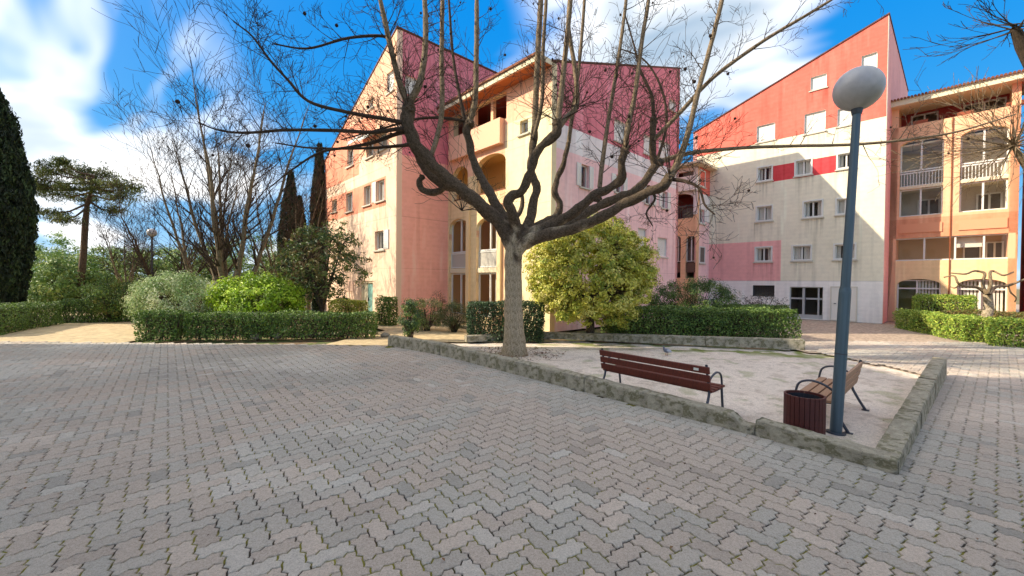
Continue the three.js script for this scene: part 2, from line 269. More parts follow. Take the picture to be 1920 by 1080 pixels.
{ // ---- second block: cream corner with stacked arched loggias, maroon and pink side
  const base = V3(A.x, 0, A.d), b = thing('apartment_block', 'pink and maroon apartment block with ochre arched loggias beside its cream corner', 'apartment block', base);
  const f = new Facade(C1, wDir, base), g = new Facade(A, uDir, base), W = LMlen;
  const hA = 11.25, hB = g.at(1275, 129)[1];
  const sEnd = f.s(946, 480), ySlab0 = f.at(890, 503)[1];
  // bays of the loggia
  const bay = [f.rect(842, 410, 875, 567), f.rect(893, 407, 933, 567)]; bay.forEach(h => { h.arch = 0.45; h.y0 = 0.35; });
  const up = [f.rect(848, 311, 877, 388), f.rect(893, 289, 948, 380)]; up.forEach(h => { h.arch = 0.5; h.y0 = bay[1].y1 + 1.15; }); up[0].y1 = up[1].y1 - 0.1;
  const terr = { s0: 0.5, s1: sEnd + 0.05, y0: f.at(900, 243)[1], y1: hA - 0.25 };
  const y1 = f.at(1032, 200)[1];
  const mat = paintedWall(0, W, hA, '#f0dcb0', [
    { c: PAINT.ochre, p: [[-1, -1], [sEnd - 0.35, -1], [sEnd - 0.35, terr.y0 - 2.2], [-1, terr.y0 - 2.2]] }, { c: PAINT.orange, p: [[sEnd - 0.35, -1], [sEnd, -1], [sEnd, hA], [sEnd - 0.35, hA]] },
    { c: PAINT.peach, p: [[-1, terr.y0 - 2.2], [sEnd - 0.35, terr.y0 - 2.2], [sEnd - 0.35, hA + 1], [-1, hA + 1]] }, { c: PAINT.peach, p: [[sEnd, y1], [W, y1], [W, hA + 1], [sEnd, hA + 1]] }], 9, [2.75, 5.5, 8.2]);
  const top = f.rect(975, 225, 990, 250);
  f.part('wall', wallGeo([[0.003, 0], [W, 0], [W, hA], [0.003, hA]], [...bay, ...up, terr, top]), mat, b);
  casement(f, b, top, { leaves: 1, surround: 0, curtain: 0 });
  roomBehind(f, b, { s0: 0.1, s1: sEnd, y0: 0.3, y1: bay[1].y1 + 0.2 }, -1.7, M.roomWarm);
  roomBehind(f, b, { s0: 0.1, s1: sEnd + 0.3, y0: up[0].y0 - 0.9, y1: up[1].y1 + 0.2 }, -1.8, std('#e8c282'));
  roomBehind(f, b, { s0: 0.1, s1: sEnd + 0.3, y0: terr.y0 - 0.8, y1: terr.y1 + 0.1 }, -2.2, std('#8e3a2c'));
  // glazed bays: two windows high, a pale panel and a slab between
  for (const h of bay) {
    const w = h.s1 - h.s0, ys = ySlab0, m = h.s0 + w * 0.55;
    f.part('floor_slab', bx(h.s0 + 0.003, h.s1 - 0.003, ys - 0.22, ys + 0.02, -0.6, -0.06), M.fascia, b);
    const pn = f.part('balcony_panel', frameGeo(h.s0 + 0.003, h.s1 - 0.003, ys + 0.04, ys + 0.85, -0.2, -0.14, 0.06), M.white, b); part('pane', bx(h.s0 + 0.06, h.s1 - 0.06, ys + 0.1, ys + 0.79, -0.175, -0.165), std('#bdb9ae', { roughness: 0.3 }), pn);
    for (const [ya, yb] of [[h.y0 + 0.003, ys - 0.24], [ys + 0.87, h.y1 - 0.02]]) {
      const wn = f.part('window', frameGeo(h.s0 + 0.003, h.s1 - 0.003, ya, yb, -0.24, -0.17, 0.07, [m]), M.white, b);
      for (const [p, q] of [[h.s0 + 0.07, m - 0.04], [m + 0.04, h.s1 - 0.07]]) part('pane', new THREE.PlaneGeometry(q - p, yb - ya - 0.14).translate((p + q) / 2, (ya + yb) / 2, -0.205), M.glass, wn);
      part('curtain', bx(m + 0.05, h.s1 - 0.08, ya + 0.08, yb - 0.1, -0.5, -0.48), M.curtain, wn);
    }
    f.part('pilaster', bx(h.s1 + 0.06, h.s1 + 0.32, 0, h.y1 + 0.5, 0.002, 0.12), std(PAINT.ochre), b);
  }
  for (const h of up) f.part('parapet_plants', bx(h.s0 + 0.1, h.s1 - 0.1, h.y0 - 0.02, h.y0 + 0.10, -0.2, -0.05), std('#7a4a2c'), b);
  f.part('parapet', bx(0.4, sEnd - 0.1, terr.y0 - 1.15, terr.y0 + 0.02, 0.002, 0.28), std(PAINT.peach), b);
  for (const s of [sEnd * 0.45, sEnd * 0.75]) f.part('roof_post', bx(s, s + 0.18, terr.y0, terr.y1, -0.25, -0.07), std(PAINT.orange), b);
  // the maroon, grey and pink side
  const ups = [[1151.5, 226, 1173.5, 266], [1207, 254, 1223, 289], [1235, 265, 1255, 297], [1254, 187, 1267, 206]].map(r => g.rect(...r)), low = [[1089, 309, 1104, 351], [1154, 329, 1168, 361], [1210, 347, 1223, 382], [1241, 359, 1251, 390]].map(r => g.rect(...r)), shut = [[1233, 446, 1251, 481], [1196, 428, 1212, 462], [1150, 410, 1168, 452]].map(r => g.rect(...r));
  const a1 = g.at(1053, 232)[1], a2 = g.at(1040, 275)[1], L = MFlen;
  const matU = paintedWall(0, L, hB, PAINT.pinkPale, [{ c: PAINT.maroon, p: [[0, a1], [L, a1], [L, hB + 1], [0, hB + 1]] }, { c: PAINT.greige, p: [[0, a2], [L, a2], [L, a1], [0, a1]] }], 14, [2.7, 5.4, 8.1, 10.8, 13.4], 1, [...ups, ...low, ...shut]);
  g.part('wall', wallGeo([[0.3, 0], [L, 0], [L, hB], [0.3, hA + (hB - hA) * 0.3 / L]], [...ups, ...low, ...shut]), matU, b);
  ups.forEach(h => closedShutter(g, b, h)); shut.forEach(h => closedShutter(g, b, h));
  low.forEach(h => casement(g, b, h, { shutters: 2, surround: 0, curtain: 0, leaves: 1 }));
  const D = go(B, vDir, LMlen);
  plainWall(b, base, B, D, hB, hB, std(PAINT.pink)); plainWall(b, base, go(D, uDir, -MFlen + 5.0), D, hA + 2, hB, std(PAINT.pink));
  roofSlab(b, base, [{ ...A, h: hA }, { ...B, h: hB }, { ...D, h: hB }, { ...C1, h: hA }], 0.05, M.roofEdge, 0.09);
  // eave over the loggias
  const ev = f.part('eave', bx(0.05, W - 0.02, hA - 0.12, hA + 0.1, -0.1, 0.75), M.fascia, b); part('soffit', bx(0.07, W - 0.04, hA - 0.17, hA - 0.124, 0.004, 0.72), M.soffit, ev);
  f.part('gutter', bx(0.05, W - 0.02, hA + 0.103, hA + 0.2, 0.5, 0.82), M.roofTile, b);
}
{ // ---- third block: coral and cream front with the sloping top, the entrance, and the recessed wing with a balcony
  const base = V3(RC.x, 0, RC.d), b = thing('apartment_block', 'coral and cream apartment block with the glazed entrance door and a sloping top edge', 'apartment block', base);
  const f = new Facade(RC, wDir, base), g = new Facade(RC, uDir, base);
  const sL = f.s(1300, 270), hP = f.at(1667, 27)[1], hL = f.at(1300, 251)[1];
  const R = (...r) => f.rect(...r);
  const wA = [R(1421, 313, 1447, 339), R(1492, 300, 1521, 328), R(1571, 287, 1602, 315), R(1419, 387, 1447, 414), R(1507, 377, 1541, 407), R(1569, 372, 1600, 401), R(1417, 464, 1446, 490), R(1486, 461, 1520, 488), R(1565, 458, 1603, 486)];
  const shut = [R(1419, 233, 1453, 264), R(1508, 210, 1548, 248), R(1570, 201, 1607, 234), R(1520, 141, 1550, 166), R(1615, 101, 1645, 135)];
  const door = R(1480, 538, 1543, 599), side = R(1559, 539, 1605, 603), vent = R(1411, 535, 1452, 556); door.y0 = 0.03; side.y0 = 0.02;
  const yC = f.at(1664, 217)[1], yp0 = f.at(1400, 526.5)[1], yp1 = f.at(1400, 454)[1], sp = f.s(1464, 490);
  const yr0 = f.at(1500, 333)[1], yr1 = f.at(1500, 303)[1];
  const mat = paintedWall(sL, 0, hP, PAINT.cream, [{ c: PAINT.coral, p: [[sL, yC], [0, yC], [0, hP + 1], [sL, hP + 1]] }, { c: PAINT.pink, p: [[sL, yp0], [sp, yp0], [sp, yp1], [sL, yp1]] }, { c: PAINT.coralDeep, p: [[wA[0].s1 + 0.05, yr0], [wA[2].s0 - 0.05, yr0], [wA[2].s0 - 0.05, yr1], [wA[0].s1 + 0.05, yr1]] }, { c: PAINT.creamPale, p: [[sL, -1], [0.1, -1], [0.1, yp0], [sL, yp0]] }], 31, [yp0, yC], 0.8, [...wA, ...shut]);
  f.part('wall', wallGeo([[sL, 0], [0, 0], [0, hP], [sL, hL]], [...wA, ...shut, door, vent]), mat, b);
  wA.forEach((h, i) => casement(f, b, h, { curtain: i % 2 ? 2 : 1 })); shut.forEach(h => closedShutter(f, b, h));
  // entrance: white frame, dark glass
  const t = door.s0 + (door.s1 - door.s0) * 0.42, t2 = door.s0 + (door.s1 - door.s0) * 0.86, ym = 1.25;
  const dr = f.part('entrance_door', join([frameGeo(door.s0, door.s1, door.y0, door.y1, -0.2, -0.1, 0.05), bx(t - 0.06, t + 0.06, 0.05, door.y1 - 0.05, -0.22, -0.09), bx(t2 - 0.04, t2 + 0.04, 0.05, door.y1 - 0.05, -0.215, -0.095), bx(door.s0 + 0.05, door.s1 - 0.05, ym - 0.05, ym + 0.05, -0.205, -0.105), bx(door.s0 + 0.05, door.s1 - 0.05, 0.05, 0.28, -0.19, -0.11)]), M.alu, b);
  for (const [p, q] of [[door.s0 + 0.05, t - 0.06], [t + 0.06, t2 - 0.04], [t2 + 0.04, door.s1 - 0.05]]) for (const [ya, yb] of [[0.28, ym - 0.05], [ym + 0.05, door.y1 - 0.05]]) part('pane', new THREE.PlaneGeometry(q - p, yb - ya).translate((p + q) / 2, (ya + yb) / 2, -0.15), M.glass, dr);
  part('handle', bx(t + 0.1, t + 0.13, 0.95, 1.3, -0.09, -0.04), M.greyMetal, dr);
  roomBehind(f, b, door, -2.2, M.roomDark);
  const sd = f.part('side_door', bx(side.s0, side.s1, side.y0, side.y1, 0.003, 0.035), std('#e9e2d4'), b); part('frame', frameGeo(side.s0 - 0.06, side.s1 + 0.06, side.y0, side.y1 + 0.06, 0.004, 0.06, 0.055), std('#d8cfbd'), sd); part('handle', bx(side.s0 + 0.12, side.s0 + 0.22, 1.0, 1.04, 0.04, 0.08), M.greyMetal, sd);
  const vg = f.part('grille_window', frameGeo(vent.s0, vent.s1, vent.y0, vent.y1, -0.16, -0.1, 0.04), M.greyMetal, b); for (let s = vent.s0 + 0.1; s < vent.s1; s += 0.1) part('bar', bx(s - 0.01, s + 0.01, vent.y0 + 0.04, vent.y1 - 0.04, -0.14, -0.12), M.greyMetal, vg); roomBehind(f, b, vent, -0.7, M.roomDark);
  const uL = 13, sw = g.at(1672, 128)[0]; const matS = paintedWall(0, uL, hP, PAINT.pink, [], 36, [yC], 1);
  g.part('wall', wallGeo([[0.3, 0], [uL, 0], [uL, hP], [0.3, hP]]), matS, b);
  const Pl = go(RC, vDir, -sL), Pq = go(Pl, uDir, uL), Pr = go(RC, uDir, uL);
  plainWall(b, base, Pq, Pl, hL, hL, std(PAINT.pink)); plainWall(b, base, Pr, Pq, hP, hL, std(PAINT.pink));
  roofSlab(b, base, [{ ...RC, h: hP }, { ...Pr, h: hP }, { ...Pq, h: hL }, { ...Pl, h: hL }], 0.06, M.roofEdge, 0.09);
  // recessed wing between the second and third block
  const RL = go(RC, wDir, f.s(1330, 420)); const wg0 = new Facade(RL, uDir, base), sQ = wg0.s(1307.5, 420), Q = go(RL, uDir, sQ), hW = wg0.at(1320, 316)[1];
  const h1 = wg0.at(1320, 364)[1], wu = [[1312, 321, 1321.5, 350], [1311.5, 393, 1320.5, 419], [1312, 464, 1320.5, 493]].map(r => wg0.rect(...r));
  const mw = paintedWall(sQ, 0, hW, PAINT.pinkPale, [{ c: PAINT.coral, p: [[sQ - 1, h1], [1, h1], [1, hW + 1], [sQ - 1, hW + 1]] }, { c: PAINT.greige, p: [[sQ - 1, h1 - 1.9], [1, h1 - 1.9], [1, h1], [sQ - 1, h1]] }], 41);
  wg0.part('wall', wallGeo([[sQ + 0.3, 0], [-0.003, 0], [-0.003, hW], [sQ + 0.3, hW]], wu), mw, b); wu.forEach(h => casement(wg0, b, h, { curtain: 0, leaves: 1 }));
  const q = new Facade(Q, wDir, base), s0 = -4.6;
  const H = (a, bb, c, d) => { const r = q.rect(a, bb, c, d); return r; };
  const ter = { s0: s0 + 0.3, s1: -0.3, y0: q.at(1290, 333)[1], y1: hW - 0.25 }, ar = H(1272, 362, 1300, 409), gl = H(1285, 442, 1304, 521), gl2 = H(1264, 442, 1276, 521); ar.arch = 0.4; gl.arch = gl2.arch = 0.3; ar.s0 = ar.s1 - 2.2;
  const mq = paintedWall(s0, 0, hW, PAINT.orange, [{ c: PAINT.greige, p: [[s0, ar.y0 + 0.2], [1, ar.y0 + 0.2], [1, hW], [s0, hW]] }], 43);
  q.part('wall', wallGeo([[s0, 0], [0, 0], [0, hW], [s0, hW]], [ter, ar, gl, gl2]), mq, b);
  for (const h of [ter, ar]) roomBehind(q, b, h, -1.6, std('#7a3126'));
  for (const h of [gl, gl2]) { roomBehind(q, b, h, -1.2, M.room); const ys = q.at(1295, 490)[1], w = q.part('window', frameGeo(h.s0 + 0.003, h.s1 - 0.003, ys, h.y1 - 0.02, -0.22, -0.15, 0.05, [(h.s0 + h.s1) / 2]), M.white, b); part('pane', new THREE.PlaneGeometry(h.s1 - h.s0, h.y1 - ys).translate((h.s0 + h.s1) / 2, (h.y1 + ys) / 2, -0.19), M.glass, w); q.part('balcony_panel', bx(h.s0 + 0.003, h.s1 - 0.003, ys - 0.75, ys - 0.08, -0.2, -0.12), std('#6e5345'), b); }
  q.part('parapet', bx(s0, 0.03, ter.y0 - 0.95, ter.y0 + 0.02, 0.002, 0.35), std(PAINT.creamPale), b);
  railing(q, 'railing', ar.s0, ar.s1, ar.y0, ar.y0 + 0.9, -0.12, b, M.greyMetal, 0.12);
  q.part('eave', bx(s0, 0.5, hW + 0.003, hW + 0.16, -0.4, 0.8), M.fascia, b); wg0.part('eave', bx(sQ + 0.405, 0, hW + 0.004, hW + 0.161, -0.4, 0.5), M.fascia, b);
}
{ // ---- fourth block: orange front with glazed loggias
  const O0 = go(RC, uDir, 2.5), base = V3(O0.x, 0, O0.d), b = thing('apartment_block', 'orange apartment block with glazed arched balconies under a tiled eave', 'apartment block', base);
  const f = new Facade(O0, wDir, base), R = (...r) => f.rect(...r);
  const sE = f.s(1909, 420), hT = f.at(1800, 170)[1], W = sE;
  const a = [R(1688, 259, 1770, 317), R(1801, 238, 1893, 301)], bw = [R(1686, 351, 1768, 404), R(1800, 331, 1892, 398)], gd = [R(1681, 523, 1764, 572), R(1794, 522, 1890, 572)];
  a.forEach(h => { h.arch = 0.32; }); a[1].y1 = a[0].y1; a[1].y0 = a[0].y0; bw[1].y0 = bw[0].y0; bw[1].y1 = bw[0].y1; gd.forEach(h => { h.arch = 0.35; h.y0 = 0.12; }); gd[1].y1 = gd[0].y1;
  for (let i = 0; i < 2; i++) { bw[i].s0 = a[i].s0; bw[i].s1 = a[i].s1; }
  const rail = a.map((h, i) => ({ s0: h.s0, s1: h.s1, y0: bw[i].y1 + 0.12, y1: h.y0 - 0.1 }));
  const strip = R(1674, 446, 1904, 487); strip.y0 = f.at(1790, 487)[1]; strip.y1 = f.at(1790, 442)[1];
  const openings = a.map((h, i) => ({ s0: h.s0, s1: h.s1, y0: bw[i].y0, y1: h.y1, arch: h.arch }));
  const yPar = f.at(1790, 219)[1], yS = f.at(1790, 441)[1], yU = f.at(1790, 404)[1];
  const mat = paintedWall(0, W, hT, PAINT.ochre, [{ c: PAINT.orange, p: [[0, strip.y1], [W, strip.y1], [W, hT], [0, hT]] }, { c: PAINT.terracotta, p: [[0, yS - 0.1], [W, yS - 0.1], [W, yU], [0, yU]] }], 51, [], 0.8);
  f.part('wall', wallGeo([[0, 0], [W, 0], [W, yPar], [0, yPar]], [...openings, strip, ...gd]), mat, b);
  for (let i = 0; i < 2; i++) {
    const h = openings[i], m = (h.s0 + h.s1) / 2;
    roomBehind(f, b, { ...h, y0: h.y0 - 0.1 }, -1.8, i ? M.roomPale : M.roomPale);
    f.part('floor_slab', bx(h.s0 + 0.003, h.s1 - 0.003, bw[i].y1 - 0.02, bw[i].y1 + 0.14, -1.7, -0.05), M.fascia, b);
    for (const [ya, yb] of [[bw[i].y0, bw[i].y1 - 0.03], [a[i].y0 - 0.03, a[i].y1 - 0.02]]) {
      const w = f.part('window', frameGeo(h.s0 + 0.003, h.s1 - 0.003, ya, yb, -0.24, -0.17, 0.07, [m]), M.white, b);
      for (const [p, q] of [[h.s0 + 0.07, m - 0.04], [m + 0.04, h.s1 - 0.07]]) part('pane', new THREE.PlaneGeometry(q - p, yb - ya - 0.14).translate((p + q) / 2, (ya + yb) / 2, -0.205), M.glass, w);
    }
    const iw = f.part('inner_window', frameGeo(m - 0.2, m + 0.75, bw[i].y0 + 0.02, bw[i].y0 + 1.15, -1.78, -1.72, 0.08, [m + 0.28]), M.white, b); part('pane', bx(m - 0.12, m + 0.67, bw[i].y0 + 0.08, bw[i].y0 + 1.08, -1.77, -1.75), M.roomDark, iw);
    railing(f, 'railing', h.s0 + 0.003, h.s1 - 0.003, rail[i].y0, rail[i].y1, -0.12, b, M.white, 0.125);
    f.part('panel', bx(h.s0, h.s1, yS + 0.25, yU - 0.3, 0.002, 0.05), std(PAINT.terracotta), b);
    // ground floor arch: white blinds and frame
    const k = gd[i], w = f.part('shop_window', join([frameGeo(k.s0 + 0.003, k.s1 - 0.003, k.y0, k.y1 - 0.05, -0.24, -0.18, 0.07, [k.s0 + (k.s1 - k.s0) * 0.47]), bx(k.s0 + 0.07, k.s1 - 0.07, k.y1 - 0.58, k.y1 - 0.5, -0.24, -0.18)]), M.white, b);
    part('pane', new THREE.PlaneGeometry(k.s1 - k.s0 - 0.1, k.y1 - k.y0 - 0.1).translate((k.s0 + k.s1) / 2, (k.y0 + k.y1) / 2, -0.21), M.glass, w);
    for (let s = i ? k.s0 + 0.1 : k.s0 + (k.s1 - k.s0) * 0.5; s < k.s1 - 0.12; s += 0.13) part('blind_slat', bx(s, s + 0.085, k.y0 + 0.05, k.y1 - 0.1, -0.36 - rngB() * 0.03, -0.35), M.curtain, w);
    roomBehind(f, b, k, -1.5, std('#8f8a4e'));
  }
  for (const s of [(a[0].s1 + a[1].s0) / 2 - 0.02]) f.part('downpipe', bx(s, s + 0.05, 0, yPar - 0.02, 0.003, 0.05), std('#8a4a2a'), b);
  { const n = 4, w = f.part('strip_window', frameGeo(strip.s0, strip.s1, strip.y0, strip.y1, -0.18, -0.1, 0.07, [1, 2, 3].map(k => strip.s0 + (strip.s1 - strip.s0) * [0.285, 0.545, 0.77][k - 1])), M.white, b); const e = [0, 0.285, 0.545, 0.77, 1].map(k => strip.s0 + (strip.s1 - strip.s0) * k);
    for (let k = 0; k < n; k++) part('pane', new THREE.PlaneGeometry(e[k + 1] - e[k] - 0.1, strip.y1 - strip.y0 - 0.14).translate((e[k] + e[k + 1]) / 2, (strip.y0 + strip.y1) / 2, -0.14), M.glass, w);
    part('inner_blind', bx(e[2] + 0.05, e[3] - 0.05, strip.y1 - 0.62, strip.y1 - 0.1, -0.5, -0.48), M.curtain, w);
    roomBehind(f, b, strip, -1.6, std('#cbb086'));
    const iw = f.part('inner_window', frameGeo(e[2] + 0.3, e[3] - 0.05, strip.y0 + 0.02, strip.y1 - 0.4, -1.58, -1.5, 0.07), M.white, b); part('pane', bx(e[2] + 0.37, e[3] - 0.12, strip.y0 + 0.09, strip.y1 - 0.47, -1.57, -1.55), M.roomDark, iw);
    const iv = f.part('inner_window', frameGeo(e[3] + 0.1, e[4] - 0.3, strip.y0 + 0.02, strip.y1 - 0.3, -1.58, -1.5, 0.07, [(e[3] + e[4]) / 2 - 0.1]), M.white, b); part('pane', bx(e[3] + 0.17, e[4] - 0.37, strip.y0 + 0.09, strip.y1 - 0.37, -1.57, -1.55), M.roomDark, iv); }
  // attic storey set back under the eave
  const back = -1.5; const at = [[1708, 199, 1760, 232], [1806, 182, 1888, 212]].map(r => { const p = f.at(r[0], (r[1] + r[3]) / 2, back), q = f.at(r[2], (r[1] + r[3]) / 2, back); return { s0: p[0], s1: q[0], y0: yPar - 0.4, y1: Math.min(hT - 0.35, f.at((r[0] + r[2]) / 2, r[1], back)[1]) }; });
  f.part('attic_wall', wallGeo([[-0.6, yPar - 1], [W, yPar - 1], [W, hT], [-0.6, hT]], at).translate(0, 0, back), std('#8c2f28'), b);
  f.part('terrace_floor', bx(0.02, W - 0.02, yPar - 1.1, yPar - 1.003, back + 0.003, -0.303), M.fascia, b);
  at.forEach(h => { const w = f.part('window', frameGeo(h.s0, h.s1, h.y0, h.y1, back - 0.2, back - 0.12, 0.07, [(h.s0 + h.s1) / 2]), M.white, b); part('pane', new THREE.PlaneGeometry(h.s1 - h.s0, h.y1 - h.y0).translate((h.s0 + h.s1) / 2, (h.y0 + h.y1) / 2, back - 0.16), M.glass, w); f.part('interior', bx(h.s0 - 0.2, h.s1 + 0.2, h.y0 - 0.2, h.y1 + 0.2, back - 0.9, back - 0.8), M.room, b); });
  for (let s = 0.9; s < W; s += 1.7) f.part('planter_box', bx(s, s + 0.6, yPar + 0.003, yPar + 0.2, -0.28, -0.02), std('#9a5136'), b);
  const ev = f.part('eave', bx(-0.45, W + 2.5, hT - 0.25, hT + 0.1, -2.4, 0.55), M.fascia, b), tiles = [];
  for (let s = -0.4; s < W + 2.4; s += 0.14) tiles.push(new THREE.CylinderGeometry(0.06, 0.068, 3.4, 7, 1, false).rotateX(Math.PI / 2 + 0.16).translate(s, hT + 0.36, -1.0));
  const tl = part('roof_tiles', join(tiles), M.roofTile, ev); tl.userData.kind = 'stuff';
  plainWall(b, base, go(O0, wDir, W), go(go(O0, wDir, W), uDir, 9), hT, hT + 1, std(PAINT.orange)); plainWall(b, base, go(O0, uDir, 9), O0, hT + 1, hT, std(PAINT.orange));
  roofSlab(b, base, [{ ...O0, h: hT + 0.12 }, { ...go(O0, wDir, W), h: hT + 0.12 }, { ...go(go(O0, wDir, W), uDir, 9), h: hT + 1.4 }, { ...go(O0, uDir, 9), h: hT + 1.4 }], 0.02, M.roofTile, 0.12);
  // red projecting neighbour at its end
  const e0 = go(O0, wDir, W + 0.31), e1 = go(e0, uDir, -1.6), bs = V3(e1.x, 0, e1.d), p = thing('apartment_block', 'red and pink projecting wall at the end of the orange block', 'apartment block', bs);
  const w1 = new Facade(e0, { x: -uDir.x, d: -uDir.d }, bs), w2 = new Facade(e1, wDir, bs);
  w1.part('wall', wallGeo([[-3, 0], [1.6, 0], [1.6, hT - 0.4], [-3, hT - 0.4]]), paintedWall(-3, 1.6, hT, PAINT.redSide, [], 61), p); w2.part('wall', wallGeo([[0.003, 0], [6, 0], [6, hT - 0.4], [0.003, hT - 0.4]]), paintedWall(0, 6, hT, PAINT.pink, [], 62), p);
  w2.part('roof', bx(-0.05, 6, hT - 0.397, hT - 0.25, -4, 0.05), M.roofTile, p);
}
{ // ---- the block that shades the square: left of the frame
  const p = { x: -19.2, d: 12.2 }, base = V3(p.x, 0, p.d), b = thing('apartment_block', 'tall cream apartment block across the square, outside the photograph', 'apartment block', base);
  const e = { x: -19.2, d: 7.6 }, z = { x: -19.2, d: -24 }, bk = -31;
  const mk = (q0, q1, h) => { plainWall(b, base, q0, q1, h, h, std(PAINT.creamPale)); };
  const H1 = 18.4, H2 = 22;  // unseen taller part, its height shaped to keep the lamp globe shaded
  mk(e, p, H1); mk(p, { x: bk, d: p.d }, H1); mk({ x: bk, d: p.d }, { x: bk, d: e.d }, H1); mk(z, e, H2); mk(e, { x: bk, d: e.d }, H2); mk({ x: bk, d: e.d }, { x: bk, d: z.d }, H2); mk({ x: bk, d: z.d }, z, H2);
  roofSlab(b, base, [{ ...p, h: H1 }, { x: bk, d: p.d, h: H1 }, { x: bk, d: e.d, h: H1 }, { ...e, h: H1 }], 0.2, M.roofTile); roofSlab(b, base, [{ ...e, h: H2 }, { x: bk, d: e.d, h: H2 }, { x: bk, d: z.d, h: H2 }, { ...z, h: H2 }], 0.2, M.roofTile);
  const f = new Facade(z, { x: 0, d: 1 }, base);
  for (let y = 1; y < 17; y += 2.7) for (let s = 2; s < 34; s += 3.6) { const w = f.part('window', frameGeo(s, s + 1.2, y, y + 1.3, 0.003, 0.05, 0.07, [s + 0.6]), M.white, b); part('pane', bx(s + 0.07, s + 1.13, y + 0.07, y + 1.23, 0.004, 0.02), std('#3a4048', { roughness: 0.1 }), w); }
}
// ---------------------------------------------------------------- the ground, paths and beds
const flat = (poly, y) => { const s = new THREE.Shape(poly.map(p => new THREE.Vector2(p[0], p[1]))); const g = new THREE.ShapeGeometry(s); const a = g.attributes.position, uv = g.attributes.uv; for (let i = 0; i < a.count; i++) { const X = a.getX(i), D = a.getY(i); uv.setXY(i, X, D); a.setXYZ(i, X, y, -D); } g.computeVertexNormals(); const n = g.attributes.normal; for (let i = 0; i < n.count; i++) n.setXYZ(i, 0, 1, 0); return g; };
const flatWithHole = (poly, hole, y) => { const s = new THREE.Shape(poly.map(p => new THREE.Vector2(p[0], p[1]))); s.holes.push(new THREE.Path(hole.map(p => new THREE.Vector2(p[0], Math.min(p[1], 13.25))))); const g = new THREE.ShapeGeometry(s), a = g.attributes.position, uv = g.attributes.uv; for (let i = 0; i < a.count; i++) { const X = a.getX(i), D = a.getY(i); uv.setXY(i, X, D); a.setXYZ(i, X, y, -D); g.attributes.normal.setXYZ(i, 0, 1, 0); } return g; };
const soilTex = texture(512, 512, (i, j) => { const f = fbm(i / 24, j / 24, 5, 61, 0), m = fbm(i / 60, j / 60, 3, 66, 0), s = (hash2(i, j, 6) - 0.5) * 50; const g = smooth(0.45, 0.6, m); return [lerp(120, 84, g) + (f - 0.5) * 80 + s, lerp(98, 92, g) + (f - 0.5) * 80 + s, lerp(70, 46, g) + (f - 0.5) * 50 + s]; });
structure('ground', flat([[-420, -120], [420, -120], [420, 700], [-420, 700]], -0.1), std('#ffffff', { map: scaled(soilTex, 0.25), roughness: 1 }), 'bare earth and thin grass under the gardens');
const pathTex = texture(1024, 1024, (i, j) => { const f = fbm(i / 40, j / 40, 5, 81, 0), s = (hash2(i, j, 8) - 0.5) * 34, p = hash2(i >> 1, j >> 1, 11) > 0.95 ? -22 : 0; const v = 208 + (f - 0.5) * 70 + s + p; return [v, v * 0.93, v * 0.8]; });
const pathMat = std('#e4d9c4', { map: scaled(pathTex, 0.25), bumpMap: scaled(grainBump, 1.5), bumpScale: 0.006, roughness: 0.95 });
structure('garden_path', flat([[-60, 13.35], [-12.9, 13.4], [-12.9, 14.6], [-15.2, 17.5], [-19.4, 24], [-24, 30], [-60, 30]], -0.02), pathMat, 'pale gritty path between the hedges on the left');
structure('entry_path', flat([[-6.2, 13.5], [-4.1, 13.35], [-3.6, 14.2], [1.5, 14.6], [1.2, 17.2], [C1.x, C1.d - 0.1], [CL.x, CL.d - 0.1], [-9.5, 24], [-10.5, 23], [-5.4, 17.6]], -0.018), pathMat, 'pale path leading to the loggias');
